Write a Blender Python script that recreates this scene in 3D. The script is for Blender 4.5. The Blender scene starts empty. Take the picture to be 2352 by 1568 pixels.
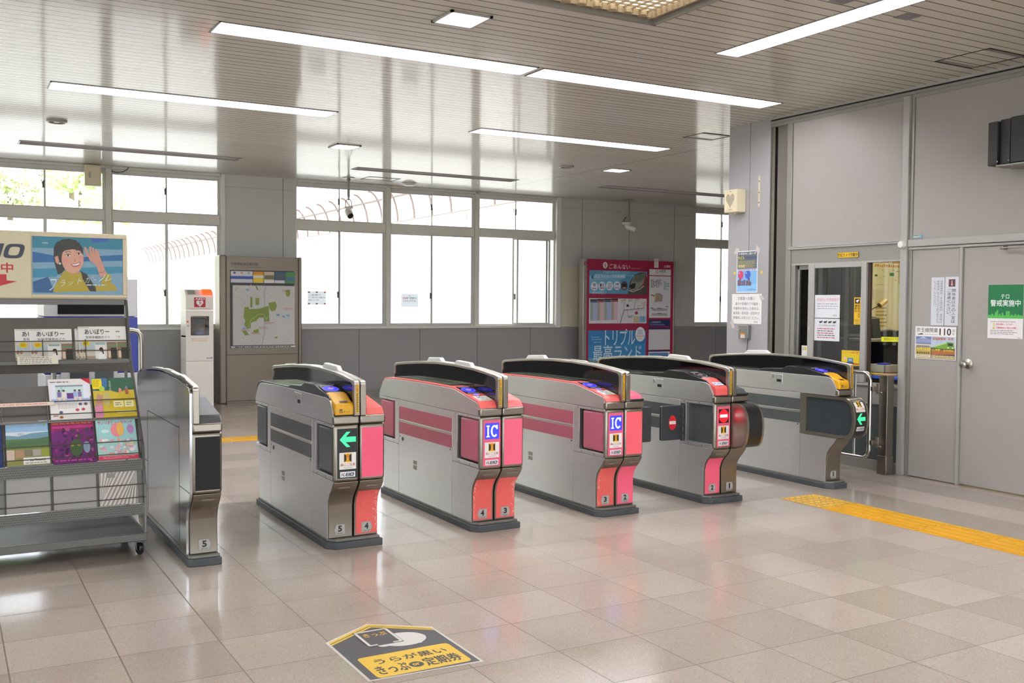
import bpy, math, random
from mathutils import Vector, Matrix
S = bpy.context.scene
COL = S.collection
random.seed(7)
R = math.radians

# ------------------------------------------------------------------ camera
cam = bpy.data.cameras.new('camera'); camo = bpy.data.objects.new('camera', cam); COL.objects.link(camo)
cam.sensor_width = 36; cam.sensor_fit = 'HORIZONTAL'; cam.lens = 35.076; cam.clip_end = 800
camo.matrix_world = Matrix(((0.8680, 0.01257, -0.49640, 0), (-0.49651, 0.03630, -0.86727, 0), (0.00712, 0.99926, 0.03776, 1.44), (0, 0, 0, 1)))
S.camera = camo
# ------------------------------------------------------------------ sky, sun, exposure
W = bpy.data.worlds.new('sky'); S.world = W; W.use_nodes = True
bg = W.node_tree.nodes['Background']; bg.inputs[0].default_value = (.86, .93, 1, 1); bg.inputs[1].default_value = 2.7
sun = bpy.data.lights.new('sun', 'SUN'); sun.energy = 5; sun.angle = R(1); sun.color = (1, .98, .94)
suno = bpy.data.objects.new('sun', sun); COL.objects.link(suno); suno.rotation_euler = (R(38), 0, R(-48))
suno.location = (-20, -20, 40)
S.view_settings.view_transform = 'Standard'; S.view_settings.look = 'None'; S.view_settings.gamma = 1
S.view_settings.use_curve_mapping = False; S.view_settings.exposure = 1.12
LAMP = 23.0
S.cycles.max_bounces = 10; S.cycles.diffuse_bounces = 5; S.cycles.glossy_bounces = 5; S.cycles.transparent_max_bounces = 12
S.cycles.caustics_reflective = False; S.cycles.caustics_refractive = False; S.cycles.sample_clamp_indirect = 8

# ------------------------------------------------------------------ materials
def lin(c):
    if isinstance(c, str): c = [int(c[i:i+2], 16) for i in (0, 2, 4)]
    return tuple((x/255/12.92 if x/255 <= .04045 else ((x/255+.055)/1.055)**2.4) for x in c) + (1,)
MC = {}
def mat(name, c='808080', rough=.5, metal=0, emit=0, noise=0, nscale=30, bump=0, spec=.5, coat=0, stretch=None, ecol=None):
    if name in MC: return MC[name]
    m = bpy.data.materials.new(name); m.use_nodes = True; nt = m.node_tree; b = nt.nodes['Principled BSDF']
    b.inputs['Base Color'].default_value = lin(c); b.inputs['Roughness'].default_value = rough; b.inputs['Metallic'].default_value = metal
    b.inputs['Specular IOR Level'].default_value = spec; b.inputs['Coat Weight'].default_value = coat; b.inputs['Coat Roughness'].default_value = .05
    if emit:
        b.inputs['Emission Color'].default_value = lin(ecol or c); b.inputs['Emission Strength'].default_value = emit
    if noise or bump:
        tc = nt.nodes.new('ShaderNodeTexCoord'); mp = nt.nodes.new('ShaderNodeMapping'); nz = nt.nodes.new('ShaderNodeTexNoise')
        nt.links.new(tc.outputs['Object'], mp.inputs[0]); nt.links.new(mp.outputs[0], nz.inputs[0])
        if stretch: mp.inputs['Scale'].default_value = stretch
        nz.inputs['Scale'].default_value = nscale; nz.inputs['Detail'].default_value = 4
        if noise:
            mx = nt.nodes.new('ShaderNodeMix'); mx.data_type = 'RGBA'
            a = lin(c); mx.inputs[6].default_value = tuple(x*(1-noise) for x in a[:3])+(1,); mx.inputs[7].default_value = tuple(min(1, x*(1+noise)) for x in a[:3])+(1,)
            nt.links.new(nz.outputs[0], mx.inputs[0]); nt.links.new(mx.outputs[2], b.inputs['Base Color'])
            rr = nt.nodes.new('ShaderNodeMapRange'); rr.inputs[3].default_value = max(.02, rough*(1-noise)); rr.inputs[4].default_value = min(1, rough*(1+noise))
            nt.links.new(nz.outputs[0], rr.inputs[0]); nt.links.new(rr.outputs[0], b.inputs['Roughness'])
        if bump:
            bp = nt.nodes.new('ShaderNodeBump'); bp.inputs['Strength'].default_value = bump; bp.inputs['Distance'].default_value = .002
            nt.links.new(nz.outputs[0], bp.inputs['Height']); nt.links.new(bp.outputs[0], b.inputs['Normal'])
    MC[name] = m; return m
def ink(c, emit=0, rough=.45):
    return mat('ink_%s%s%s' % (c, '_e%g' % emit if emit else '', '_r%g' % rough if rough != .45 else ''), c, rough, emit=emit)
def nodes(m): return m.node_tree.nodes, m.node_tree.links, m.node_tree.nodes['Principled BSDF']
def mth(nt, op, a, b=None, c=None):
    n = nt.nodes.new('ShaderNodeMath'); n.operation = op
    for i, v in enumerate((a, b, c)):
        if v is None: continue
        if isinstance(v, (int, float)): n.inputs[i].default_value = v
        else: nt.links.new(v, n.inputs[i])
    return n.outputs[0]
def mixc(nt, f, a, b):
    n = nt.nodes.new('ShaderNodeMix'); n.data_type = 'RGBA'
    for i, v in ((0, f), (6, a), (7, b)):
        if isinstance(v, tuple): n.inputs[i].default_value = v
        elif isinstance(v, (int, float)): n.inputs[i].default_value = v
        else: nt.links.new(v, n.inputs[i])
    return n.outputs[2]
def pos(nt):
    g = nt.nodes.new('ShaderNodeNewGeometry'); s = nt.nodes.new('ShaderNodeSeparateXYZ'); nt.links.new(g.outputs['Position'], s.inputs[0]); return g.outputs['Position'], s.outputs
def noise(nt, vec, sc, det=3):
    n = nt.nodes.new('ShaderNodeTexNoise'); n.inputs['Scale'].default_value = sc; n.inputs['Detail'].default_value = det; nt.links.new(vec, n.inputs[0]); return n.outputs[0]

def floor_mat():
    m = mat('terrazzo_tile', 'c4b4a4', .16); nt = m.node_tree; N, L, b = nodes(m); P, xyz = pos(nt)
    tx = mth(nt, 'DIVIDE', mth(nt, 'SUBTRACT', xyz[0], .21), .4); ty = mth(nt, 'DIVIDE', mth(nt, 'SUBTRACT', xyz[1], .255), .4)
    fx = mth(nt, 'FLOOR', tx); fy = mth(nt, 'FLOOR', ty)
    cv = N.new('ShaderNodeCombineXYZ'); L.new(fx, cv.inputs[0]); L.new(fy, cv.inputs[1])
    wn = N.new('ShaderNodeTexWhiteNoise'); wn.noise_dimensions = '2D'; L.new(cv.outputs[0], wn.inputs['Vector'])
    base = mixc(nt, wn.outputs[0], lin('aa9e93'), lin('bbafa4'))
    # columns of grey and pale tiles along the office wall
    c14 = mth(nt, 'MULTIPLY', mth(nt, 'COMPARE', fx, 14, .4), .62); c16 = mth(nt, 'MULTIPLY', mth(nt, 'COMPARE', fx, 16, .4), .62)
    r12 = mth(nt, 'MULTIPLY', mth(nt, 'MULTIPLY', mth(nt, 'COMPARE', fy, 13, .4), mth(nt, 'GREATER_THAN', fx, 8.5)), .5)
    dk = mth(nt, 'MAXIMUM', mth(nt, 'MAXIMUM', c14, c16), mth(nt, 'MULTIPLY', r12, 1))
    base = mixc(nt, dk, base, lin('8a8277'))
    base = mixc(nt, mth(nt, 'MULTIPLY', mth(nt, 'COMPARE', fx, 15, .4), .6), base, lin('bfb2a8'))
    vo = N.new('ShaderNodeTexVoronoi'); vo.inputs['Scale'].default_value = 120; L.new(P, vo.inputs[0])
    chip = mth(nt, 'MULTIPLY', mth(nt, 'LESS_THAN', vo.outputs['Distance'], .36), .42)
    hv = N.new('ShaderNodeSeparateColor'); L.new(vo.outputs['Color'], hv.inputs[0])
    col = mixc(nt, mth(nt, 'MULTIPLY', chip, mth(nt, 'GREATER_THAN', hv.outputs[0], .62)), base, lin('86786a'))
    col = mixc(nt, mth(nt, 'MULTIPLY', chip, mth(nt, 'LESS_THAN', hv.outputs[0], .25)), col, lin('d2c6b8'))
    n2 = noise(nt, P, 1.3, 4)
    col = mixc(nt, mth(nt, 'MULTIPLY', n2, .22), col, lin('a89786'))
    gx = mth(nt, 'ABSOLUTE', mth(nt, 'SUBTRACT', mth(nt, 'FRACT', tx), .5)); gy = mth(nt, 'ABSOLUTE', mth(nt, 'SUBTRACT', mth(nt, 'FRACT', ty), .5))
    gr = mth(nt, 'GREATER_THAN', mth(nt, 'MAXIMUM', gx, gy), .4935)
    col = mixc(nt, mth(nt, 'MULTIPLY', gr, .8), col, lin('4c3e32'))
    L.new(col, b.inputs['Base Color'])
    ro = N.new('ShaderNodeMapRange'); ro.inputs[1].default_value = .3; ro.inputs[2].default_value = .7; ro.inputs[3].default_value = .09; ro.inputs[4].default_value = .2
    L.new(noise(nt, P, 3, 5), ro.inputs[0]); L.new(mth(nt, 'ADD', ro.outputs[0], mth(nt, 'MULTIPLY', gr, .4)), b.inputs['Roughness'])
    bp = N.new('ShaderNodeBump'); bp.inputs['Strength'].default_value = .05; bp.inputs['Distance'].default_value = .002; L.new(noise(nt, P, 9, 2), bp.inputs['Height']); L.new(bp.outputs[0], b.inputs['Normal'])
    return m
def ceil_mat():
    m = mat('ceiling_slats', 'a9a69c', .3, spec=.3); nt = m.node_tree; N, L, b = nodes(m); P, xyz = pos(nt)
    t = mth(nt, 'DIVIDE', xyz[1], .1065); fr = mth(nt, 'FRACT', t)
    gap = mth(nt, 'LESS_THAN', fr, .1)
    gap2 = mth(nt, 'MULTIPLY', mth(nt, 'COMPARE', xyz[0], 7.81, .006), mth(nt, 'GREATER_THAN', xyz[1], 7.9))
    g = mth(nt, 'MAXIMUM', gap, gap2)
    wn = N.new('ShaderNodeTexWhiteNoise'); wn.noise_dimensions = '1D'; L.new(mth(nt, 'FLOOR', t), wn.inputs['W'])
    base = mixc(nt, wn.outputs[0], lin('c3c1b5'), lin('cdcbc0'))
    L.new(mixc(nt, mth(nt, 'MULTIPLY', g, .9), base, lin('332c26')), b.inputs['Base Color'])
    b.inputs['Coat Weight'].default_value = .45; b.inputs['Coat Roughness'].default_value = .1; b.inputs['Coat IOR'].default_value = 1.4
    L.new(mth(nt, 'ADD', .48, mth(nt, 'MULTIPLY', g, .5)), b.inputs['Roughness'])
    return m
def wall_mat():
    m = mat('back_wall_panel', '90918c', .45, noise=.05, nscale=300); nt = m.node_tree; N, L, b = nodes(m); P, xyz = pos(nt)
    up = mth(nt, 'GREATER_THAN', xyz[2], 1.035)
    base = mixc(nt, up, lin('939291'), lin('c2c3be'))
    jl = 0
    for x in (4.44, 5.643, 6.68, 7.72, 8.745, 9.79, 10.81, 11.84, 12.88):
        jl = mth(nt, 'MAXIMUM', jl, mth(nt, 'COMPARE', xyz[0], x, .006))
    jl = mth(nt, 'MAXIMUM', jl, mth(nt, 'MULTIPLY', mth(nt, 'COMPARE', xyz[2], 3.105, .004), .5))
    L.new(mixc(nt, mth(nt, 'MULTIPLY', jl, .7), base, lin('45453f')), b.inputs['Base Color'])
    return m
def glass_mat(name, tint='ffffff', refl=.5):
    m = bpy.data.materials.new(name); m.use_nodes = True; nt = m.node_tree; nt.nodes.clear()
    o = nt.nodes.new('ShaderNodeOutputMaterial'); t = nt.nodes.new('ShaderNodeBsdfTransparent'); g = nt.nodes.new('ShaderNodeBsdfGlossy'); x = nt.nodes.new('ShaderNodeMixShader')
    t.inputs[0].default_value = lin(tint); g.inputs['Roughness'].default_value = .02; lw = nt.nodes.new('ShaderNodeFresnel'); lw.inputs[0].default_value = 1.45
    k = mth(nt, 'MULTIPLY', lw.outputs[0], refl*2)
    nt.links.new(k, x.inputs[0]); nt.links.new(t.outputs[0], x.inputs[1]); nt.links.new(g.outputs[0], x.inputs[2]); nt.links.new(x.outputs[0], o.inputs[0])
    MC[name] = m; return m

M_STEEL = mat('brushed_stainless', 'cac8c9', .42, 1, noise=.06, nscale=6, bump=.05, stretch=(1, 1, 8))
M_BRONZE = mat('bronze_metal', '8f877c', .36, 1, noise=.05, nscale=20)
M_CHROME = mat('polished_rail', 'b3aea4', .3, 1, noise=.05, nscale=10)
M_BLACK = mat('black_plastic', '1d1e1f', .3, noise=.1, nscale=50)
M_GLOSS = mat('black_acrylic', '0a0b0b', .06, spec=.6)
M_DGREY = mat('charcoal_plastic', '35383b', .4, noise=.06, nscale=80)
M_SLATE = mat('slate_panel', '4b5052', .42, noise=.05, nscale=60)
M_DARK = mat('dark_cavity', '141414', .7)
M_CORAL = mat('coral_plastic', 'e4625d', .35, noise=.03, nscale=30)
M_PINK = mat('pink_panel', 'ee5f7c', .38, noise=.02, nscale=30)
M_ROSE = mat('rose_panel', 'c26479', .42, noise=.03, nscale=40)
M_RUBBER = mat('base_rubber', '44484a', .55, noise=.12, nscale=25)
M_BASE = mat('base_plate', '77756f', .45, .6, noise=.08, nscale=25)
M_YEL = mat('yellow_plastic', 'e2a81e', .35, noise=.04, nscale=30)
M_WHITE = mat('white_enamel', 'dcdbd6', .35, noise=.02, nscale=20)
M_CREAM = mat('cream_plastic', 'd9cfae', .45, noise=.03, nscale=20)
M_ALU = mat('aluminium_frame', '9d9b95', .38, .0, noise=.05, nscale=30, spec=.6)
M_WFR = mat('window_frame_paint', 'd6d4ca', .4, noise=.03)
M_STEEL2 = mat('smooth_stainless', 'c4c8cc', .17, 1, noise=.08, nscale=4)
M_SASH = mat('window_sash', 'cfcfca', .4, 0, noise=.05, nscale=30)
M_WALL = mat('office_panel', '96918c', .5, noise=.03, nscale=8)
M_PILLAR = mat('pillar_panel', '9b9999', .5, noise=.04, nscale=5)
M_DOOR = mat('door_paint', '98938d', .42, noise=.03, nscale=6)
M_RACK = mat('rack_grey', '605e59', .4, .3, noise=.06, nscale=30)
M_PIPE = mat('pipe_steel', 'b4b0a8', .25, 1, noise=.05, nscale=20)
M_MAPF = mat('map_board_bronze', '887e71', .4, .5, noise=.04, nscale=30)
M_TRIM = mat('grey_trim', '8d8b84', .4, .4, noise=.05, nscale=20)
def translucent(name, c):
    m = bpy.data.materials.new(name); m.use_nodes = True; nt = m.node_tree; b = nt.nodes['Principled BSDF']; b.inputs['Base Color'].default_value = lin(c); b.inputs['Roughness'].default_value = .6
    t = nt.nodes.new('ShaderNodeBsdfTranslucent'); t.inputs[0].default_value = lin(c); x = nt.nodes.new('ShaderNodeMixShader'); x.inputs[0].default_value = .5
    nt.links.new(b.outputs[0], x.inputs[1]); nt.links.new(t.outputs[0], x.inputs[2]); nt.links.new(x.outputs[0], nt.nodes['Material Output'].inputs[0]); return m
M_THIN = translucent('thin_paper', 'e2e7ee')
M_GLASS = glass_mat('window_glass', 'f9f9f9')

# ------------------------------------------------------------------ mesh builder
WL = {}
class MB:
    def __init__(s): s.v = []; s.f = []; s.m = []; s.mats = []
    def mi(s, m):
        if m not in s.mats: s.mats.append(m)
        return s.mats.index(m)
    def add(s, vs, fs, m):
        o = len(s.v); s.v += [tuple(v) for v in vs]; k = s.mi(m)
        for f in fs: s.f.append([i+o for i in f]); s.m.append(k)
    def box(s, x0, x1, y0, y1, z0, z1, m):
        v = [(x, y, z) for x in (x0, x1) for y in (y0, y1) for z in (z0, z1)]
        s.add(v, [(0, 1, 3, 2), (4, 6, 7, 5), (0, 4, 5, 1), (2, 3, 7, 6), (0, 2, 6, 4), (1, 5, 7, 3)], m); return s
    def prism(s, pts, ax, a0, a1, m):
        n = len(pts); i = 'xyz'.index(ax)
        area = sum(pts[k][0]*pts[(k+1) % n][1]-pts[(k+1) % n][0]*pts[k][1] for k in range(n))
        if (area > 0) == (ax == 'y'): pts = pts[::-1]
        def P(p, a): q = list(p); q.insert(i, a); return q
        v = [P(p, a0) for p in pts]+[P(p, a1) for p in pts]
        fs = [list(range(n))[::-1], list(range(n, 2*n))]+[(k, (k+1) % n, n+(k+1) % n, n+k) for k in range(n)]
        s.add(v, fs, m); return s
    def cyl(s, p0, p1, r, m, n=16, r1=None):
        return s.tube([p0, p1], r, m, n, rr=[r, r if r1 is None else r1])
    def tube(s, path, r, m, n=10, rr=None, closed=False):
        path = [Vector(p) for p in path]; K = len(path); rings = []; up = None
        for k, p in enumerate(path):
            a = path[(k-1) % K] if (k > 0 or closed) else p; c = path[(k+1) % K] if (k < K-1 or closed) else p
            d = (c-a).normalized()
            if up is None: up = d.orthogonal().normalized()
            up = (up-d*up.dot(d)).normalized(); w = d.cross(up); q = rr[k] if rr else r
            rings.append([p+(up*math.cos(t)+w*math.sin(t))*q for t in [2*math.pi*j/n for j in range(n)]])
        v = [x for g in rings for x in g]; fs = []
        for k in range(K if closed else K-1):
            for j in range(n): a, c = k*n, ((k+1) % K)*n; fs.append((a+j, a+(j+1) % n, c+(j+1) % n, c+j))
        if not closed: fs += [list(range(n))[::-1], list(range((K-1)*n, K*n))]
        s.add(v, fs, m); return s
    def lathe(s, prof, c, m, ax=(0, 0, 1), n=24):
        ax = Vector(ax).normalized(); u = ax.orthogonal().normalized(); w = ax.cross(u); c = Vector(c); v = []
        for r, h in prof: v += [c+ax*h+(u*math.cos(2*math.pi*j/n)+w*math.sin(2*math.pi*j/n))*max(r, 1e-5) for j in range(n)]
        fs = [(k*n+j, k*n+(j+1) % n, (k+1)*n+(j+1) % n, (k+1)*n+j) for k in range(len(prof)-1) for j in range(n)]
        s.add(v, fs, m); return s
    def ball(s, c, r, m, n=16, sc=(1, 1, 1)):
        v = []; h = n//2; fs = []
        for i in range(h+1):
            t = math.pi*i/h
            for j in range(n): a = 2*math.pi*j/n; v.append((c[0]+sc[0]*r*math.sin(t)*math.cos(a), c[1]+sc[1]*r*math.sin(t)*math.sin(a), c[2]+sc[2]*r*math.cos(t)))
        for i in range(h):
            for j in range(n): fs.append((i*n+j, (i+1)*n+j, (i+1)*n+(j+1) % n, i*n+(j+1) % n))
        s.add(v, fs, m); return s
    def build(s, name, parent=None, bevel=0, smooth=True, origin=None, seg=2):
        if parent is not None: o = Vector(WL[parent.name])
        elif origin is not None: o = Vector(origin)
        else:
            xs = [[v[i] for v in s.v] for i in range(3)]; o = Vector(((min(xs[0])+max(xs[0]))/2, (min(xs[1])+max(xs[1]))/2, min(xs[2])))
        me = bpy.data.meshes.new(name); me.from_pydata([tuple(Vector(v)-o) for v in s.v], [], s.f)
        for m in s.mats: me.materials.append(m)
        me.polygons.foreach_set('material_index', s.m); me.update()
        if smooth:
            me.polygons.foreach_set('use_smooth', [True]*len(me.polygons)); me.set_sharp_from_angle(angle=R(35))
        ob = bpy.data.objects.new(name, me); COL.objects.link(ob)
        if parent is not None: ob.parent = parent
        else: ob.location = o
        WL[ob.name] = tuple(o)
        if bevel:
            b = ob.modifiers.new('bevel', 'BEVEL'); b.width = bevel; b.segments = seg; b.limit_method = 'ANGLE'; b.angle_limit = R(30)
        return ob
def thing(name, loc, label, cat, group=None):
    o = bpy.data.objects.new(name, None); COL.objects.link(o); o.location = loc; WL[o.name] = tuple(loc); o.empty_display_size = .1
    return tag(o, label, cat, group)
def tag(o, label, cat, group=None, kind=None):
    o['label'] = label; o['category'] = cat
    if group: o['group'] = group
    if kind: o['kind'] = kind
    return o
def struct(o, label=None):
    o['kind'] = 'structure'
    if label: o['label'] = label
    return o

# ------------------------------------------------------------------ lettering and print
TC = {}
def glyphs(t, bold=0, shear=0):
    k = (t, bold, shear)
    if k not in TC:
        c = bpy.data.curves.new('t', 'FONT'); c.body = t; c.offset = bold; c.shear = shear; c.resolution_u = 3
        o = bpy.data.objects.new('t', c); COL.objects.link(o); dg = bpy.context.evaluated_depsgraph_get()
        me = bpy.data.meshes.new_from_object(o.evaluated_get(dg)); V = [v.co.xy for v in me.vertices]; F = [list(p.vertices) for p in me.polygons if p.area > 1e-9]
        bpy.data.objects.remove(o); bpy.data.curves.remove(c); bpy.data.meshes.remove(me)
        xs = [v[0] for v in V] or [0, 1]; ys = [v[1] for v in V] or [0, 1]; x0, x1, y0, y1 = min(xs), max(xs), min(ys), max(ys)
        TC[k] = ([((v[0]-x0)/max(x1-x0, 1e-6), (v[1]-y0)/max(y1-y0, 1e-6)) for v in V], F)
    return TC[k]
class Print:
    """flat layers of ink on a surface: mp(u, v, n) gives the point"""
    def __init__(s, o=None, u=None, v=None, fn=None, mb=None, h=.0006):
        s.mb = mb or MB(); s.bb = []; s.h = h
        if fn is None:
            o = Vector(o); u = Vector(u).normalized(); v = Vector(v).normalized(); n = u.cross(v)
            fn = lambda a, b, c: o+u*a+v*b+n*c
        s.fn = fn
    def put(s, pts, faces, c, emit=0, rough=.45):
        m = c if not isinstance(c, str) else ink(c, emit, rough)
        if not pts: return s
        us = [q[0] for q in pts]; vs = [q[1] for q in pts]; b = (min(us), max(us), min(vs), max(vs))
        k = 1+max([q[4] for q in s.bb if q[0] < b[1] and q[1] > b[0] and q[2] < b[3] and q[3] > b[2]], default=0); s.bb.append(b+(k,))
        s.mb.add([s.fn(q[0], q[1], k*s.h+(q[2] if len(q) > 2 else 0)) for q in pts], faces, m); return s
    def poly(s, pts, c, emit=0, **k):
        n = len(pts); a = sum(pts[i][0]*pts[(i+1) % n][1]-pts[(i+1) % n][0]*pts[i][1] for i in range(n))
        if a < 0: pts = pts[::-1]
        return s.put(pts, [list(range(n))], c, emit, **k)
    def rect(s, u0, v0, u1, v1, c, emit=0, n=1, **k):
        p = []; f = []
        for i in range(n+1): t = v0+(v1-v0)*i/n; p += [(u0, t), (u1, t)]
        for i in range(n): f.append((2*i, 2*i+1, 2*i+3, 2*i+2))
        return s.put(p, f, c, emit, **k)
    def rrect(s, u0, v0, u1, v1, r, c, emit=0, **k):
        p = []
        for cx, cy, a in ((u1-r, v1-r, 0), (u0+r, v1-r, 90), (u0+r, v0+r, 180), (u1-r, v0+r, 270)):
            p += [(cx+r*math.cos(R(a+t)), cy+r*math.sin(R(a+t))) for t in (0, 22, 45, 68, 90)]
        return s.poly(p, c, emit, **k)
    def ell(s, cu, cv, ru, rv, c, emit=0, a0=0, a1=360, n=28, **k):
        p = [(cu+ru*math.cos(R(a0+(a1-a0)*i/n)), cv+rv*math.sin(R(a0+(a1-a0)*i/n))) for i in range(n if a1-a0 == 360 else n+1)]
        return s.poly(p, c, emit, **k)
    def line(s, pts, w, c, emit=0):
        q = []; f = []
        for (a, b), (e, g) in zip(pts, pts[1:]):
            L = math.hypot(e-a, g-b) or 1; nx, ny = -(g-b)/L*w/2, (e-a)/L*w/2; i = len(q)
            q += [(a-nx, b-ny), (e-nx, g-ny), (e+nx, g+ny), (a+nx, b+ny)]; f.append((i, i+1, i+2, i+3))
        return s.put(q, f, c, emit)
    def ring(s, cu, cv, ru, rv, w, c, emit=0, n=32, a0=0, a1=360):
        q = []; f = []
        for i in range(n+1):
            a = R(a0+(a1-a0)*i/n); q += [(cu+(ru-w)*math.cos(a), cv+(rv-w)*math.sin(a)), (cu+ru*math.cos(a), cv+rv*math.sin(a))]
            if i: f.append((2*i-2, 2*i-1, 2*i+1, 2*i))
        return s.put(q, f, c, emit)
    def text(s, t, u0, v0, u1, v1, c, bold=0, shear=0, emit=0):
        if bold > 0 and any(ord(q) > 255 for q in t):   # heavy strokes for dense characters: the outline laid down five times
            V, F = glyphs(t, 0, shear); d = bold*.55*(v1-v0)/max(abs(u1-u0), 1e-6); e = bold*.55
            W_ = []; G = []
            for a, b in ((0, 0), (d, 0), (-d, 0), (0, e), (0, -e)): k = len(W_); dz = len(G)/max(len(F), 1)*.00004; W_ += [(x+a, y+b, dz) for x, y in V]; G += [[i+k for i in f] for f in F]
            V, F = W_, G
        else: V, F = glyphs(t, bold, shear)
        return s.put([(u0+(u1-u0)*q[0], v0+(v1-v0)*q[1])+tuple(q[2:]) for q in V], F, c, emit)
    def vtext(s, t, u0, v0, u1, v1, c, bold=0):
        n = len(t); h = (v1-v0)/n
        for i, ch in enumerate(t):
            y1 = v1-i*h; k = .08*h
            if ch in '。、': s.text(ch, u1-(u1-u0)*.35, y1-h*.35, u1-(u1-u0)*.05, y1-h*.05, c, bold)
            elif ch == '・': s.ell((u0+u1)/2, y1-h/2, .09*(u1-u0), .08*h, c)
            elif ch == 'ー': s.rect((u0+u1)/2-.04*(u1-u0), y1-h*.9, (u0+u1)/2+.04*(u1-u0), y1-h*.1, c)
            elif ch != ' ': s.text(ch, u0, y1-h+k, u1, y1-k, c, bold)
        return s
    def lines(s, u0, v0, u1, v1, n, c, fill=.45, jit=.3, seed=1):
        """rows of print too small to read"""
        rg = random.Random(seed); h = (v1-v0)/n; q = []; f = []
        for i in range(n):
            y = v1-(i+.5)*h; x = u0; e = u1-(u1-u0)*rg.random()*jit
            while x < e:
                w = min(rg.uniform(.6, 2.4)*h, e-x); k = len(q); q += [(x, y-h*fill/2), (x+w, y-h*fill/2), (x+w, y+h*fill/2), (x, y+h*fill/2)]; f.append((k, k+1, k+2, k+3)); x += w+h*.35
        return s.put(q, f, c)
    def build(s, name, parent=None, **k): return s.mb.build(name, parent, smooth=False, **k)
def logo(p, u0, v0, u1, v1, bgc='e8e8e6', fg='1d2450', red='c2203a', pad=True):
    """railway operator's mark: heavy slanted letters, red upper arm on the K"""
    w = u1-u0; h = v1-v0
    if bgc: p.rect(u0, v0, u1, v1, bgc)
    a, b, W, H = (u0+.07*w, v0+.2*h, .80*w, .6*h) if pad else (u0, v0, w, h)
    S_ = lambda pts: [(a+x*W+.28*H*y, b+y*H) for x, y in pts]
    P_ = lambda pts, c: p.poly(S_(pts), c)
    P_([(0, 0), (.055, 0), (.055, 1), (0, 1)], fg); P_([(.085, .52), (.15, .52), (.27, 1), (.185, 1)], red); P_([(.085, .52), (.15, .52), (.29, 0), (.2, 0)], fg)
    P_([(.33, 0), (.4, 0), (.4, 1), (.33, 1)], fg)
    for y in (0, .4, .8): P_([(.4, y), (.54, y), (.54, y+.2), (.4, y+.2)], fg)
    P_([(.58, 0), (.65, 0), (.65, 1), (.58, 1)], fg)
    n = 28; o = []; i_ = []
    for k in range(n):
        t = 2*math.pi*k/n; c, s = math.cos(t), math.sin(t); sg = lambda v, q: math.copysign(abs(v)**q, v); o.append((.84+.155*sg(c, .55), .5+.5*sg(s, .55))); i_.append((.84+.085*sg(c, .55), .5+.3*sg(s, .55)))
    p.put(S_(o+i_), [(k, (k+1) % n, n+(k+1) % n, n+k) for k in range(n)], fg); return p
def paper(name, label, cat, o, u, v, w, h, draw, base='e9e8e4', t=.002, group=None):
    """a thin sheet or plate with its print, one mesh"""
    p = Print(o, u, v); f = p.fn
    vs = [f(a, b, c) for a in (0, w) for b in (0, h) for c in (-t+.0004, 0.0004)]
    p.mb.add(vs, [(0, 1, 3, 2), (4, 6, 7, 5), (0, 4, 5, 1), (2, 3, 7, 6), (0, 2, 6, 4), (1, 5, 7, 3)], ink(base))
    draw(p, w, h); o = p.build(name); return tag(o, label, cat, group)
WX = ((0, -1, 0), (0, 0, 1))      # print axes on a wall facing -X
WY = ((1, 0, 0), (0, 0, 1))       # print axes on a face turned to -Y
# ================================================================== THE SETTING
CZ = 3.282; XR = 7.12; YB = 14.65; YBACK = -8.0; XL = -7.0
m = MB(); m.add([(XL, YBACK, 0), (14.3, YBACK, 0), (14.3, 14.9, 0), (XL, 14.9, 0)], [(0, 1, 2, 3)], floor_mat())
m.box(XL, 14.3, YBACK, 14.9, -.2, -.001, M_BASE); struct(m.build('floor', smooth=False, origin=(0, 0, 0)), 'pale speckled terrazzo tile floor')

LONG = [(1.612, 4.073, 6.715, 7.015, 1), (4.113, 6.665, 6.715, 7.015, 1), (.823, 3.36, 9.28, 9.6, 1), (4.945, 7.49, 9.33, 9.62, 1),
        (.811, 3.37, 12.87, 13.16, 0), (4.945, 7.49, 12.9, 13.16, 0), (8.98, 11.6, 12.75, 13.03, 0)]
SIDE = [(4.93, 5.155, 3.1, 5.67, 1)]
ADDED = [(9.0, 11.5, 9.33, 9.62, 1), (11.6, 14.1, 9.33, 9.62, 1), (-3.2, -.7, 2.2, 2.5, 1), (.6, 3.1, -1.2, -.9, 1), (3.6, 6.1, -1.2, -.9, 1), (-3.2, -.7, 6.715, 7.015, 1), (-3.6, -1.1, -1.2, -.9, 1), (4.93, 5.155, -.2, 2.4, 1)]  # long lights added out of view to brighten the hall and far alcove
SQ = [(2.803, 3.1, 5.69, 5.99), (4.01, 4.31, 11.12, 11.43), (7.9, 8.22, 11.1, 11.37)]
GRID = (2.3, 4.055, 3.6, 5.25)
holes = [h[:4] for h in LONG+SIDE+ADDED]+SQ+[GRID]
def holed(z, x0, x1, y0, y1, holes, m, mt):
    xs = sorted({x0, x1, *[h[0] for h in holes], *[h[1] for h in holes]}); ys = sorted({y0, y1, *[h[2] for h in holes], *[h[3] for h in holes]})
    for a, b in zip(xs, xs[1:]):
        run = None
        for c, d in zip(ys, ys[1:]):
            cx, cy = (a+b)/2, (c+d)/2
            if any(h[0] < cx < h[1] and h[2] < cy < h[3] for h in holes):
                if run: m.add([(a, run[0], z), (a, run[1], z), (b, run[1], z), (b, run[0], z)], [(0, 1, 2, 3)], mt); run = None
            else: run = (run[0], d) if run else (c, d)
        if run: m.add([(a, run[0], z), (a, run[1], z), (b, run[1], z), (b, run[0], z)], [(0, 1, 2, 3)], mt)
m = MB(); holed(CZ, XL, 14.3, YBACK, 14.9, holes, m, ceil_mat())
struct(m.build('ceiling', smooth=False, origin=(0, 0, CZ)), 'ceiling of narrow painted metal slats')
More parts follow.
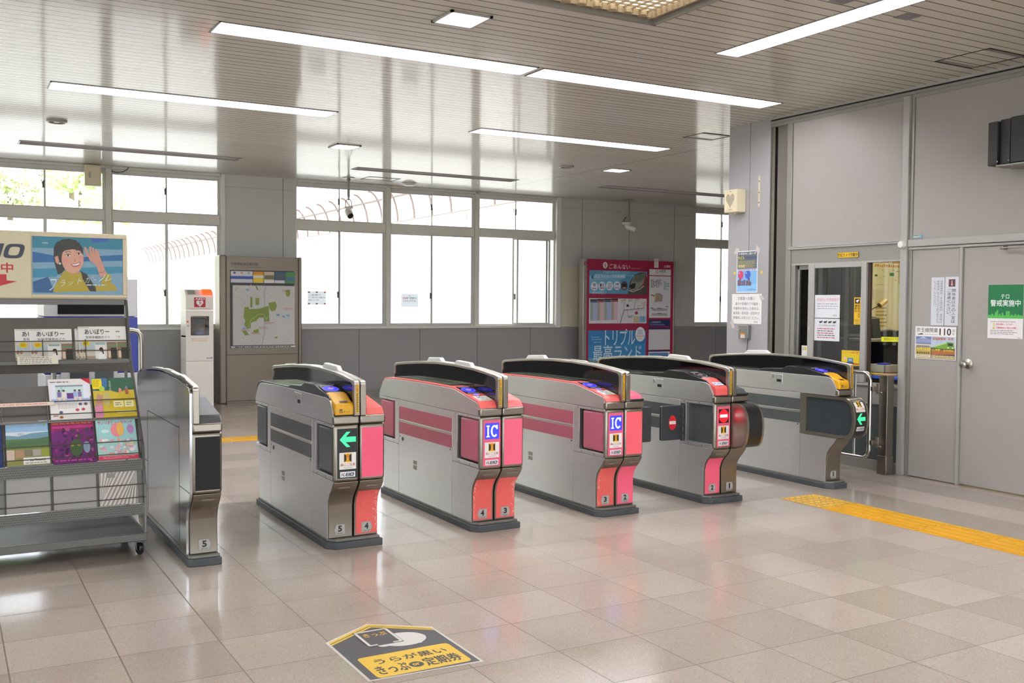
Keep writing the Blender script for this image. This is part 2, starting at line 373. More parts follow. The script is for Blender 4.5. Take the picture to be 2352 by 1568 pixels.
m = MB(); m.box(XL-.2, 14.5, YBACK, 15.1, CZ+.3, CZ+.5, M_BASE); struct(m.build('roof', smooth=False), 'flat roof slab over the hall')

# ---- back wall with its windows
WM = wall_mat(); SL = 1.035
m = MB()
for a, b in ((XL, -4.0), (3.585, 4.64), (9.345, 12.345), (13.85, 14.3)): m.box(a, b, YB, YB+.2, SL, CZ+.3, WM)
m.box(XL, 14.3, YB, YB+.2, 0, SL, WM)
for a, b in ((-4.0, 3.585), (4.64, 9.345), (12.345, 13.85)): m.box(a, b, YB+.02, YB+.2, 3.25, CZ+.3, WM)
struct(m.build('wall_back', smooth=False), 'grey panelled wall under and between the windows')
m = MB(); m.box(XL, 14.3, YB-.012, YB, 0, .09, M_TRIM); struct(m.build('baseboard_back', smooth=False))
m = MB()
for a, b in ((9.35, 12.34), (3.585, 4.64)): m.box(a, b, YB-.018, YB, 1.005, 1.045, M_ALU)
struct(m.build('trim_1', smooth=False), 'pale ledge strip along the wainscot')

def window(n, x0, x1, mid, right_mull, left_jamb=0, right_jamb=0, open_=False, locks=True):
    t = thing('window_%d' % n, ((x0+x1)/2, YB+.1, SL), 'sliding window with a low light over a tall one', 'window'); t['kind'] = 'structure'
    del t['category']; fy0, fy1 = YB+.065, YB+.15
    f = MB()
    f.box(x0-.01, x1+.01, fy0, fy1, 3.2, CZ, M_SASH); f.box(x0-.01, x1+.01, fy0-.02, fy1, 2.545, 2.685, M_WFR)
    f.box(x0-.01, x1+right_mull, YB-.02, fy1, SL, 1.075, M_WFR); f.box(x0-.01, x1+.01, fy0, fy1, 1.075, 1.1, M_SASH)
    f.box(x1, x1+.022, fy0, fy1, SL, CZ, M_WFR); f.box(x0-.02, x0+.004, fy0, fy1, SL, CZ, M_WFR)
    if right_mull: f.box(x1+.02, x1+right_mull-.018, YB+.03, fy1, SL, CZ, M_WFR)
    if left_jamb: f.box(x0-left_jamb, x0-.015, YB-.01, fy1, SL, CZ, M_WFR)
    if right_jamb: f.box(x1+.02, x1+right_jamb, YB-.01, fy1, SL, CZ, M_WHITE)
    f.box(x0-.01, x1+.01, YB, fy0, 3.245, CZ, M_WFR)
    f.build('frame', t, bevel=.003, seg=1)
    def sash(name, a, b, z0, z1, y, w=.02):
        q = MB()
        for c in (a, b-w): q.box(c, c+w, y-.012, y+.012, z0, z1, M_SASH)
        for c in (z0, z1-.016): q.box(a+w, b-w, y-.011, y+.011, c, c+.016, M_SASH)
        o = q.build(name, t, bevel=.002, seg=1)
        g = MB(); g.box(a+w, b-w, y-.002, y+.002, z0+.016, z1-.016, M_GLASS); g.build('pane', o, smooth=False); return o
    hi = .013; lo = .022
    sash('upper_sash', x0, mid+hi, 2.685, 3.2, YB+.125, .012); sash('upper_sash', mid-hi, x1, 2.685, 3.2, YB+.095, .012)
    if open_:
        sash('lower_sash', mid-.05, x1-.085, 1.1, 2.545, YB+.125, .03); sash('lower_sash', mid+.02, x1-.05, 1.1, 2.545, YB+.095, .03)
    else:
        sash('lower_sash', x0, mid+lo, 1.1, 2.545, YB+.125); sash('lower_sash', mid-lo, x1, 1.1, 2.545, YB+.095)
    for z, dx in ((1.56, -.035 if not open_ else -.03), (2.99, -.022)):
        l = MB(); l.prism([(mid+dx-.01, z-.045), (mid+dx+.015, z-.05), (mid+dx+.015, z+.05), (mid+dx, z+.05), (mid+dx-.008, z+.02)], 'y', YB+.06, YB+.085, M_SLATE); l.cyl((mid+dx, YB+.06, z-.02), (mid+dx-.022, YB+.055, z+.055), .005, M_SLATE, 8); l.build('lock', t)
    return t
window(1, -.93, .425, -.25, .09); window(2, .515, 1.955, 1.225, .115); window(3, 2.07, 3.51, 2.79, 0, right_jamb=.075)
window(4, 4.662, 6.085, 5.357, .115, left_jamb=.03); window(5, 6.2, 7.665, 6.93, .12); window(6, 7.785, 9.24, 8.5, 0, right_jamb=.105, open_=True)
window(7, 12.365, 13.8, 13.08, 0, left_jamb=.02, right_jamb=.05); window(8, -2.38, -1.02, -1.7, .09); window(9, -3.95, -2.47, -3.2, .09)

# ---- office wall on the right, its pillar and door
def bx(name, x0, x1, y0, y1, z0, z1, mt, bev=0, lab=None):
    q = MB(); q.box(x0, x1, y0, y1, z0, z1, mt); return struct(q.build(name, bevel=bev, seg=1), lab)
m = MB(); m.box(XR, XR+.5, 7.623, 7.925, 0, CZ, M_PILLAR); m.box(XR, XR+.5, 7.337, 7.615, 0, CZ, M_PILLAR); m.box(XR+.012, XR+.48, 7.34, 7.92, 0, CZ, M_DARK)
struct(m.build('wall_pillar', smooth=False), 'square pale grey pillar with a centre joint')
m = MB(); m.box(XR+.012, XR+.06, 7.282, 7.337, 0, CZ, M_BRONZE); m.box(XR+.05, XR+.09, 7.255, 7.285, 0, CZ, M_DARK); m.box(XR+.022, XR+.06, 7.104, 7.256, 0, CZ, mat('recess_panel', '6f6a60', .45, .3, noise=.05))
struct(m.build('trim_2', smooth=False), 'dark gap and bronze edge beside the pillar')
m = MB()
m.box(XR-.006, XR+.08, 7.04, 7.104, 0, 3.2, M_TRIM); m.box(XR-.02, XR+.08, 5.692, 5.758, 0, 3.215, M_ALU); m.box(XR+.002, XR+.07, 5.657, 5.692, 0, 3.2, M_TRIM)
m.box(XR-.014, XR+.08, 5.758, 7.07, 1.978, 1.994, M_ALU); m.box(XR-.008, XR+.08, 5.758, 7.07, 1.996, 2.01, M_ALU)
m.box(XR-.016, XR+.08, YBACK, 5.69, 1.944, 2.005, M_ALU); m.box(XR-.006, XR+.08, YBACK, 5.69, 1.919, 1.94, M_ALU)
m.box(XR-.008, XR+.08, 5.17, 5.192, 0, 1.92, M_ALU); m.box(XR-.006, XR+.08, 4.2, 4.27, 0, 1.92, M_ALU)
m.box(XR-.012, XR+.08, 5.758, 7.04, .735, .752, M_ALU); m.box(XR-.004, XR+.08, 5.758, 7.04, .578, .592, M_ALU)
struct(m.build('trim_3', bevel=.003, seg=1), 'metal frame posts and rails of the office wall')
m = MB()
m.box(XR+.01, XR+.07, 5.76, 7.04, 2.008, 3.2, M_WALL); m.box(XR+.01, XR+.07, YBACK, 5.657, 2.005, 3.2, M_WALL)
m.box(XR+.004, XR+.07, 5.758, 7.04, 1.842, 1.98, M_TRIM); m.box(XR+.006, XR+.07, 5.758, 7.04, .592, .737, M_WALL)
m.box(XR+.004, XR+.07, 5.758, 7.1, .09, .58, M_SLATE); m.box(XR-.004, XR+.07, 5.758, 7.1, 0, .09, M_TRIM)
m.box(XR+.012, XR+.07, 5.192, 5.657, .006, 1.92, M_DOOR); m.box(XR+.01, XR+.07, YBACK, 4.2, 0, 1.92, M_WALL)
m.box(XR+.07, XR+.12, YBACK, 4.2, 0, CZ, M_WALL); m.box(XR+.071, XR+.12, 4.2, 7.5, 2.0, CZ, M_WALL)
struct(m.build('wall_right', bevel=.002, seg=1), 'pale grey office partition')
m = MB(); m.box(XR+.012, XR+.06, 4.272, 5.168, .012, 1.917, M_DOOR); d = struct(m.build('door_1', bevel=.003, seg=1), 'plain grey office door')
k = MB(); k.lathe([(0, 0), (.038, .0), (.04, .006), (.03, .012), (.012, .016), (.011, .045), (.024, .05), (.03, .062), (.03, .078), (.022, .088), (0, .09)], (XR+.012, 5.105, .985), M_CHROME, (-1, 0, 0), 28); k.build('door_knob', d)
k = MB(); k.box(XR-.05, XR-.035, 4.35, 4.81, 1.89, 1.902, M_BRONZE); k.box(XR-.045, XR+.012, 4.79, 4.82, 1.885, 1.91, M_BRONZE); k.cyl((XR-.042, 4.66, 1.902), (XR-.042, 4.3, 1.925), .008, M_BRONZE, 8); k.build('door_closer', d, bevel=.002)
m = MB()
for a, b, z0, z1, mt in ((0, .03, 3.262, CZ, M_ALU), (.022, .06, 3.245, 3.265, M_DARK), (-.004, .05, 3.222, 3.246, M_TRIM), (.01, .06, 3.19, 3.222, M_TRIM)): m.box(XR+a-.01, XR+b, YBACK, 7.335, z0, z1, mt)
struct(m.build('trim_4', smooth=False), 'cornice strips above the office wall')
# service window: fixed leaf, sliding leaf, open gap
t = thing('window_10', (XR+.03, 6.45, .745), 'office service window with a sliding leaf', 'window'); t['kind'] = 'structure'; del t['category']
f = MB(); f.box(XR+.004, XR+.06, 5.76, 7.04, 1.826, 1.845, M_ALU); f.box(XR+.01, XR+.06, 5.76, 7.04, .735, .765, M_ALU); f.box(XR+.005, XR+.05, 6.985, 7.04, .75, 1.84, M_TRIM); f.box(XR+.03, XR+.06, 6.11, 6.135, .75, 1.84, mat('brown_seal', '4a3a34', .5)); f.build('frame', t, bevel=.002, seg=1)
q = MB(); q.box(XR+.002, XR+.03, 6.74, 6.815, .76, 1.838, M_ALU); q.box(XR+.002, XR+.03, 6.13, 6.19, .76, 1.838, M_ALU); q.box(XR+.002, XR+.03, 6.19, 6.74, 1.792, 1.838, M_ALU); q.box(XR+.002, XR+.03, 6.19, 6.74, .76, .85, M_ALU); q.box(XR+.001, XR+.012, 6.79, 6.80, 1.21, 1.24, M_WHITE)
sl = q.build('sliding_leaf', t, bevel=.003, seg=1); g = MB(); g.box(XR+.014, XR+.018, 6.19, 6.74, .85, 1.792, M_GLASS); g.build('pane', sl, smooth=False)
q = MB(); q.box(XR+.035, XR+.055, 6.815, 6.99, 1.785, 1.838, M_TRIM); q.box(XR+.035, XR+.055, 6.355, 6.405, .76, 1.838, M_TRIM); q.box(XR+.035, XR+.055, 6.19, 6.355, 1.165, 1.19, M_TRIM); q.box(XR+.035, XR+.055, 6.96, 6.985, .76, 1.838, M_TRIM)
sl = q.build('fixed_leaf', t, bevel=.003, seg=1); g = MB(); g.box(XR+.044, XR+.048, 6.405, 6.96, .76, 1.79, M_GLASS); g.build('pane', sl, smooth=False)
# office room behind the window
MO = mat('office_wall_cream', 'd6cfae', .6, noise=.03)
m = MB(); m.box(7.2, 11, 7.68, 7.76, 0, 2.7, MO); m.box(10.9, 11, 3.5, 7.7, 0, 2.7, MO); m.box(7.25, 11, 3.45, 3.5, 0, 2.7, MO); m.box(XR+.12, 11, 3.5, 7.7, 2.62, 2.7, M_WHITE)
struct(m.build('wall_office', smooth=False), 'cream walls of the office room'); bx('wall_office_outer', XR+.5, 14.3, 7.78, 7.92, 0, CZ, M_PILLAR)
m = MB(); m.box(XL-.1, XL, YBACK, 14.85, 0, .45, M_WALL); m.box(XL-.1, XL, YBACK, 14.85, 2.75, CZ+.3, M_WALL)
for y in (-8, -4.2, -.4, 3.4, 7.2, 11, 14.55): m.box(XL-.1, XL, y, y+.25, .45, 2.75, M_WALL)
struct(m.build('wall_left', smooth=False))
for i, y in enumerate((-7.75, -3.95, -.15, 3.65, 7.45, 11.25)):
    t = thing('window_%d' % (20+i), (XL-.05, y+1.78, .45), 'x', 'x'); del t['category']; struct(t, 'glazed bay of the left wall'); q = MB()
    for k in range(4): q.box(XL-.08, XL-.03, y+k*1.16, y+k*1.16+.06, .45, 2.75, M_SASH)
    q.box(XL-.08, XL-.03, y, y+3.5, .45, .5, M_SASH); q.box(XL-.08, XL-.03, y, y+3.5, 2.7, 2.75, M_SASH); q.box(XL-.08, XL-.03, y, y+3.5, 1.5, 1.56, M_SASH); q.build('frame', t); q = MB(); q.box(XL-.055, XL-.05, y, y+3.5, .45, 2.75, M_GLASS); q.build('pane', t, smooth=False); bx('wall_far_right', 14.2, 14.3, 7.9, 14.85, 0, CZ, WM)

# ---- daylight portals at the windows and the open entrance behind the camera
def portal(x, y, z, sx, sy, rot):
    l = bpy.data.lights.new('portal', 'AREA'); l.shape = 'RECTANGLE'; l.size = sx; l.size_y = sy; l.cycles.is_portal = True
    o = bpy.data.objects.new('portal', l); COL.objects.link(o); o.location = (x, y, z); o.rotation_euler = rot
for a, b in ((-4.0, 3.585), (4.64, 9.345), (12.345, 13.85)): portal((a+b)/2, YB+.3, 2.15, b-a, 2.2, (R(-90), 0, 0))
portal(XL-.15, 3.3, 1.6, 2.3, 22.6, (0, R(-90), 0)); portal(3.6, YBACK-.1, 1.64, 21.2, 3.28, (R(90), 0, 0))

# ---- ceiling fixtures
M_REF = mat('lamp_reflector', 'e6e4e8', .35, noise=.02); M_LED = mat('led_tube', 'fbfaff', .5, emit=LAMP); M_LEDP = mat('led_panel', 'f9f8ff', .5, emit=LAMP*.6)
M_OFF = mat('lamp_diffuser_off', 'b4b2b6', .4, noise=.03)
def troffer(x0, x1, y0, y1, on, label, group=None):
    t = thing('ceiling_light', ((x0+x1)/2, (y0+y1)/2, CZ), label, 'ceiling light', group)
    d = .09; lx = x1-x0 > y1-y0; i = .035
    h = MB(); a, b, c, e = x0+.01, x1-.01, y0+.01, y1-.01
    if lx: top = (a+.02, b-.02, (c+e)/2-.06, (c+e)/2+.06)
    else: top = ((a+b)/2-.05, (a+b)/2+.05, c+.02, e-.02)
    lo = [(a, c, CZ), (b, c, CZ), (b, e, CZ), (a, e, CZ)]; hi = [(top[0], top[2], CZ+d), (top[1], top[2], CZ+d), (top[1], top[3], CZ+d), (top[0], top[3], CZ+d)]
    h.add(lo+hi, [(0, 1, 5, 4), (1, 2, 6, 5), (2, 3, 7, 6), (3, 0, 4, 7), (4, 5, 6, 7)], M_REF if on else M_OFF); h.build('reflector', t, smooth=False)
    r = MB()
    for q in ((x0, x1, y0, y0+.012), (x0, x1, y1-.012, y1), (x0, x0+.012, y0, y1), (x1-.012, x1, y0, y1)): r.box(*q, CZ-.006, CZ+.012, M_TRIM)
    r.build('rim', t, smooth=False)
    l = MB()
    if lx: l.box(top[0]+.02, top[1]-.02, (c+e)/2-.045, (c+e)/2+.045, CZ+.035, CZ+.075, M_LED if on else M_OFF)
    else: l.box((a+b)/2-.035, (a+b)/2+.035, top[2]+.02, top[3]-.02, CZ+.035, CZ+.075, M_LED if on else M_OFF)
    l.build('lamp_tube', t, bevel=.012)
LL = ['lit long light, left of the two joined end to end across the middle', 'lit long light, right of the two joined end to end across the middle',
      'lit long light near the left windows, over the brochure rack', 'lit long light in the second row, ending by the pillar', 'unlit long light strip before the leftmost windows',
      'unlit long light strip before the middle windows', 'unlit long light strip beyond the pillar, over the far camera']
for a, l in zip(LONG, LL): troffer(*a, l)
troffer(*SIDE[0], 'lit long light running front to back at upper right')
for i, a in enumerate(ADDED): troffer(*a, 'added long ceiling light outside the picture, brightening the hall from out of view', 'added ceiling lights out of view')
SLAB = ['square lit ceiling panel nearest the viewer, beside the louvred fixture', 'small square lit panel far off between the second row and middle windows', 'small square lit panel far off, near the ceiling joint by the pillar']
for (a, b, c, d), l in zip(SQ, SLAB):
    t = thing('downlight', ((a+b)/2, (c+d)/2, CZ), l, 'ceiling light'); r = MB()
    for q in ((a, b, c, c+.02), (a, b, d-.02, d), (a, a+.02, c, d), (b-.02, b, c, d)): r.box(*q, CZ-.012, CZ+.02, M_ALU)
    r.build('rim', t); p = MB(); p.box(a+.02, b-.02, c+.02, d-.02, CZ+.004, CZ+.02, M_LEDP); p.build('diffuser', t, smooth=False)
# louvred fixture
a, b, c, d = GRID; t = thing('louvred_fixture', ((a+b)/2, (c+d)/2, CZ), 'large recessed ceiling fixture with egg-crate louvre and beige lining', 'ceiling fixture')
r = MB()
for q in ((a, b, d-.03, d), (b-.03, b, c, d), (a, b, c, c+.03), (a, a+.03, c, d)): r.box(*q, CZ-.03, CZ+.03, M_TRIM)
r.build('rim', t, bevel=.004)
mq = mat('beige_lining', 'b3a184', .7, noise=.08, nscale=12); w = MB(); k = 30
for s in range(k):
    x = a+(b-a)*s/k; y = c+(d-c)*s/k
    for q in range(2):
        w.tube([(x+(b-a)/k/2, d-.05-.012*(s % 2), CZ+.0), (x+(b-a)/k/2, d-.06, CZ+.04)], (b-a)/k*.55, mq, 8) if q == 0 else w.tube([(b-.05, y+(d-c)/k/2, CZ), (b-.06, y+(d-c)/k/2, CZ+.04)], (d-c)/k*.55, mq, 8)
w.build('lining', t)
lv = MB(); n = 26; M_LOUV = mat('louvre_brown', '8d7a63', .5, noise=.05)
for s in range(n+1):
    x = a+.05+(b-a-.1)*s/n; lv.box(x-.0025, x+.0025, c+.05, d-.075, CZ+.022, CZ+.034, M_LOUV)
    y = c+.05+(d-c-.12)*s/n; lv.box(a+.05, b-.07, y-.0025, y+.0025, CZ+.022, CZ+.034, M_LOUV)
lv.build('louvre_grid', t, smooth=False); p = MB(); p.box(a+.03, b-.03, c+.03, d-.03, CZ+.042, CZ+.05, mat('louvre_glow', 'fffbe8', .5, emit=1.2)); p.build('diffuser', t, smooth=False)
# hatches, plates, vents, detector
def hatch(x0, x1, y0, y1, label):
    q = MB()
    for r in ((x0, x1, y0, y0+.01), (x0, x1, y1-.01, y1), (x0, x0+.01, y0, y1), (x1-.01, x1, y0, y1)): q.box(*r, CZ-.003, CZ+.0005, M_DARK)
    q.box(x0+.02, x1-.02, y0+.02, y0+.055, CZ-.004, CZ-.001, M_TRIM); q.box(x0+.02, x1-.02, y1-.055, y1-.02, CZ-.004, CZ-.001, M_TRIM)
    tag(q.build('ceiling_hatch', smooth=False), label, 'ceiling hatch')
hatch(6.5, 6.93, 4.54, 5.0, 'square access hatch in the ceiling above the office door'); hatch(7.1, 7.5, 8.3, 8.66, 'square access hatch in the ceiling beside the pillar top'); hatch(5.45, 5.95, 13.75, 14.12, 'faint access hatch in the ceiling by the middle windows')
for x, y, l in ((5.355, 4.33, 'small grey plate on the ceiling slats right of the front-to-back light'), (4.74, 4.3, 'small grey plate on the ceiling slats at the top edge, left of the front-to-back light')):
    q = MB(); q.box(x-.063, x+.063, y-.055, y+.055, CZ-.004, CZ-.0005, mat('ceiling_plate_grey', '77767a', .5, noise=.03)); tag(q.build('ceiling_plate', bevel=.0015, seg=1), l, 'ceiling plate')
for x, y, l in ((1.053, 11.25, 'round ceiling vent with a dark edge over the left windows'), (7.27, 11.27, 'round ceiling vent near the far square light by the pillar')):
    t = thing('ceiling_vent', (x, y, CZ), l, 'ceiling vent'); q = MB(); q.lathe([(.1, 0), (.1, -.018), (.086, -.026), (.074, -.02), (.074, 0)], (x, y, CZ), M_ALU); q.build('rim', t)
    q = MB(); q.lathe([(.0, -.004), (.074, -.004)], (x, y, CZ), M_DARK); q.lathe([(0, -.022), (.03, -.02), (.034, -.012), (0, -.008)], (x, y, CZ), M_ALU); q.box(x-.074, x+.074, y-.006, y+.006, CZ-.016, CZ-.008, M_ALU); q.build('disc', t)
t = thing('smoke_detector', (6.26, 14.15, CZ), 'round white detector on the ceiling before the middle windows', 'smoke detector')
q = MB(); q.lathe([(.105, 0), (.105, -.014), (.09, -.03), (.055, -.046), (.0, -.05)], (6.26, 14.15, CZ), M_WHITE); q.build('housing', t); q = MB(); q.lathe([(.107, -.001), (.12, -.004), (.12, 0)], (6.26, 14.15, CZ), M_TRIM); q.build('base_ring', t)

# ================================================================== OUTDOORS
MCON = mat('weathered_concrete', 'c9c6bd', .85, noise=.12, nscale=.6, stretch=(1, 1, .15)); MGR = mat('outdoor_ground', 'b9b8b3', .9, noise=.12, nscale=.5)
m = MB(); m.box(-160, 160, 15.1, 240, -1.2, -.6, MGR); m.box(-160, XL-.3, -60, 15.1, -1.2, -.6, MGR); m.box(XL-.3, 160, -60, YBACK, -1.2, -.05, MGR); struct(m.build('ground', smooth=False), 'ground outside the windows')
m = MB(); m.box(-160, 40, 116, 117, -1, 9.6, MCON); m.box(-160, 40, 115.8, 117.2, 9.4, 9.7, MCON); struct(m.build('wall_slope', smooth=False), 'pale concrete wall at the foot of the wooded hill')
m = MB(); m.box(19.5, 20.4, 15.2, 115, -1, 5.35, MCON)
for y in range(18, 115, 4): m.box(19.48, 19.51, y, y+.05, -.6, 5.3, M_TRIM)
m.box(19.42, 20.5, 15.2, 115, 5.15, 5.37, MCON); struct(m.build('wall_retaining', smooth=False), 'pale concrete retaining wall outside')
t = thing('noise_barrier', (19.8, 65, 5.37), 'curved translucent fence along the top of the outdoor concrete wall', 'fence')
arc = [(19.75-.8*(1-math.cos(R(a))), 5.37+1.75*math.sin(R(a))) for a in range(0, 91, 15)]
g = MB(); v = [(x, y, z) for y in (15.3, 115) for x, z in arc]; n = len(arc); g.add(v, [(i, i+1, n+i+1, n+i) for i in range(n-1)], glass_mat('barrier_acrylic', 'e8d4cc', .3)); g.build('screen', t)
for y in range(16, 115, 2):
    p = MB(); p.tube([(x, y, z) for x, z in arc], .05, mat('barrier_post', '6a5f5a', .6, noise=.1), 6); p.build('post', t)
p = MB()
for i in (0, 3): p.tube([(arc[i][0]-.03, 15.3, arc[i][1]+.07), (arc[i][0]-.03, 115, arc[i][1]+.07)], .055, mat('barrier_post'), 6)
p.build('rail', t)
MH = mat('hill_grass', 'bccf98', .9, noise=.3, nscale=.25)
m = MB(); nx, ny = 40, 24; v = []; rg = random.Random(3)
for j in range(ny+1):
    for i in range(nx+1):
        x = -150+190*i/nx; y = 120+130*j/ny; h = 3+44*min(1, j/ny*1.2)**.7*(.5+.5*math.tanh((26-x)/30.))+2*math.sin(x*.13+y*.07); v.append((x, y, h-4))
m.add(v, [(j*(nx+1)+i, j*(nx+1)+i+1, (j+1)*(nx+1)+i+1, (j+1)*(nx+1)+i) for j in range(ny) for i in range(nx)], MH); struct(m.build('hill'), 'wooded hillside outside the left windows')
def hillz(x, y): j = (y-120)/130; return 3+44*min(1, j*1.2)**.7*(.5+.5*math.tanh((26-x)/30.))+2*math.sin(x*.13+y*.07)-4
def crown(seed):
    rg = random.Random(seed); me = MB(); lm = mat('spring_leaves_%d' % (seed % 3), ('cfe3a8', 'b8d492', 'dfe9bf')[seed % 3], .8, noise=.35, nscale=1.2)
    for k in range(1500):
        a = rg.uniform(0, 6.283); e = math.acos(rg.uniform(-.6, 1)); r = rg.uniform(.72, 1.05); lump = 1+.18*math.sin(3*a+seed)+.14*math.sin(5*e+seed*2)
        c = Vector((math.sin(e)*math.cos(a), math.sin(e)*math.sin(a), math.cos(e)*.85))*3.2*r*lump+Vector((0, 0, 5)); s = rg.uniform(.18, .42)
        u = Vector((rg.gauss(0, 1), rg.gauss(0, 1), rg.gauss(0, 1))).normalized(); w = u.orthogonal().normalized()*s; u = u*s
        me.add([c-u, c+w, c+u, c-w], [(0, 1, 2, 3)], lm)
    return me
protos = []
for sd in range(3):
    t = thing('tree', (0, 0, 0), 'x', 'tree'); crown(sd).build('foliage', t, smooth=False); k = MB(); k.tube([(0, 0, -2), (.1, 0, 2), (0, .1, 5)], .3, mat('tree_bark', '6a5a48', .9, noise=.2), 8, rr=[.4, .3, .15]); k.build('trunk', t); protos.append(t)
rows = []
rg = random.Random(11)
for k in range(600):
    y = rg.uniform(124, 235); x = rg.uniform(-6, 21)
    if len(rows) < 24 and all((x-a)**2+(y-b)**2 > 100 for a, b in rows): rows.append((x, y))
for i, (x, y) in enumerate(rows):
    src = protos[i % 3]; o = src if i < 3 else src.copy()
    if i >= 3:
        COL.objects.link(o)
        for ch in src.children: c = ch.copy(); COL.objects.link(c); c.parent = o
    o.location = (x, y, hillz(x, y)-.5); s = rg.uniform(1.0, 1.35); o.scale = (s, s, s); o.rotation_euler = (0, 0, rg.uniform(0, 6.28)); WL[o.name] = tuple(o.location)
    tag(o, ('bright spring-green tree on the hillside outside the windows', 'mid-green tree on the hillside outside the windows', 'pale yellowish tree on the hillside outside the windows')[i % 3], 'tree', ('bright green hillside trees', 'mid-green hillside trees', 'pale hillside trees')[i % 3])
# ================================================================== TICKET GATES
FR = 5.46
LOW_F = [(5.57, .055), (5.57, .245), (5.557, .288), (5.535, .322), (5.50, .357), (5.474, .392), (5.468, .41)]
LOW_R = [(7.10, .41), (7.094, .392), (7.066, .357), (7.031, .322), (7.01, .288), (7.0, .245), (7.0, .055)]
TOP_IC = [(5.468, .785), (5.476, .802), (5.492, .82), (5.80, .879), (5.84, .884), (6.2, .886), (6.6, .884), (6.93, .876), (6.99, .866), (7.03, .843), (7.085, .775), (7.10, .74)]
TOP_TK = [(5.468, .785), (5.476, .802), (5.508, .852), (5.522, .868), (5.55, .88), (5.60, .884), (6.2, .886), (6.6, .884), (6.93, .876), (6.99, .866), (7.03, .843), (7.085, .775), (7.10, .74)]
RAILTOP = [(5.445, .785), (5.445, .968), (5.448, .979), (5.458, .986), (5.49, .992), (5.635, 1.008), (5.8, 1.022), (6.08, 1.032), (6.33, 1.032), (6.62, 1.02), (6.86, 1.003), (7.06, .986), (7.09, .979), (7.104, .962), (7.106, .9)]
RAILIN = [(7.086, .9), (7.084, .952), (7.05, .968), (6.86, .984), (6.62, 1.0), (6.33, 1.012), (6.08, 1.012), (5.8, 1.002), (5.635, .988), (5.505, .974), (5.484, .962), (5.478, .945), (5.478, .785)]
FINP = [(5.47, .8), (5.47, .96), (5.50, .98), (5.635, .998), (5.8, 1.012), (6.08, 1.022), (6.33, 1.022), (6.62, 1.01), (6.86, .994), (7.05, .977), (7.095, .96), (7.1, .87)]
NOSE = [(5.47, .735), (5.40, .734), (5.365, .727), (5.33, .706), (5.304, .668), (5.291, .615), (5.288, .57), (5.293, .51), (5.308, .46), (5.335, .428), (5.38, .415), (5.47, .411)]
M_LEDBLACK = mat('display_black', '0b0c0e', .25)
M_HALO = mat('silver_band', '9b958a', .32, 1)

def warn_label(p, u0, v0, u1, v1):
    w = u1-u0; h = v1-v0; p.rect(u0, v0, u1, v1, 'e6e3dd', n=6)
    a, b, c, d = u0+.27*w, v0+.42*h, u1-.27*w, v1-.06*h; p.rect(a, b, c, d, 'e9b41c', n=3)
    for s in (-1, 1):
        cx = (a+c)/2+s*.15*w; p.poly([(cx-s*.07*w, b+.1*h), (cx+s*.07*w, b+.02*h), (cx+s*.07*w, d-.02*h), (cx-s*.07*w, d-.1*h)], '17130c')
    p.poly([((a+c)/2-.03*w, d-.04*h), ((a+c)/2+.03*w, d-.04*h), ((a+c)/2+.012*w, b+.18*h), ((a+c)/2-.012*w, b+.18*h)], 'cf2a1c'); p.ell((a+c)/2, b+.1*h, .03*w, .03*h, 'cf2a1c')
    p.text('扉にご注意', u0+.06*w, v0+.19*h, u1-.06*w, v0+.36*h, 'c03a3f', .012); p.text('CAUTION', u0+.26*w, v0+.06*h, u1-.26*w, v0+.13*h, '6b6864')
def arrow(p, u0, v0, u1, v1, c='35e885', e=.55):
    w = u1-u0; h = v1-v0; m = (v0+v1)/2
    p.poly([(u0, m), (u0+.42*w, v1), (u0+.66*w, v1), (u0+.36*w, m+.17*h), (u1, m+.17*h), (u1, m-.17*h), (u0+.36*w, m-.17*h), (u0+.66*w, v0), (u0+.42*w, v0)], c, e)
def number_plate(root, cx, num, s, y=5.556, z0=.075, parent=None):
    p = Print((cx, y, 0), *WY); w = .032; pts = [(-w, z0), (w*.75, z0), (w*1.15, z0+.03), (w*.75, z0+.062), (-w, z0+.062)]
    if s < 0: pts = [(-a, b) for a, b in pts]
    p.poly(pts, '8f8c88'); p.poly([(a*.93, z0+.031+(b-z0-.031)*.93) for a, b in pts], 'a9a6a2'); d = .0125 if num != 1 else .006; p.text(str(num), -d, z0+.018, d, z0+.054, '121212', .04); p.text('omron', -.018, z0+.005, .018, z0+.0125, '4a4a4a')
    p.build('number_plate', root)
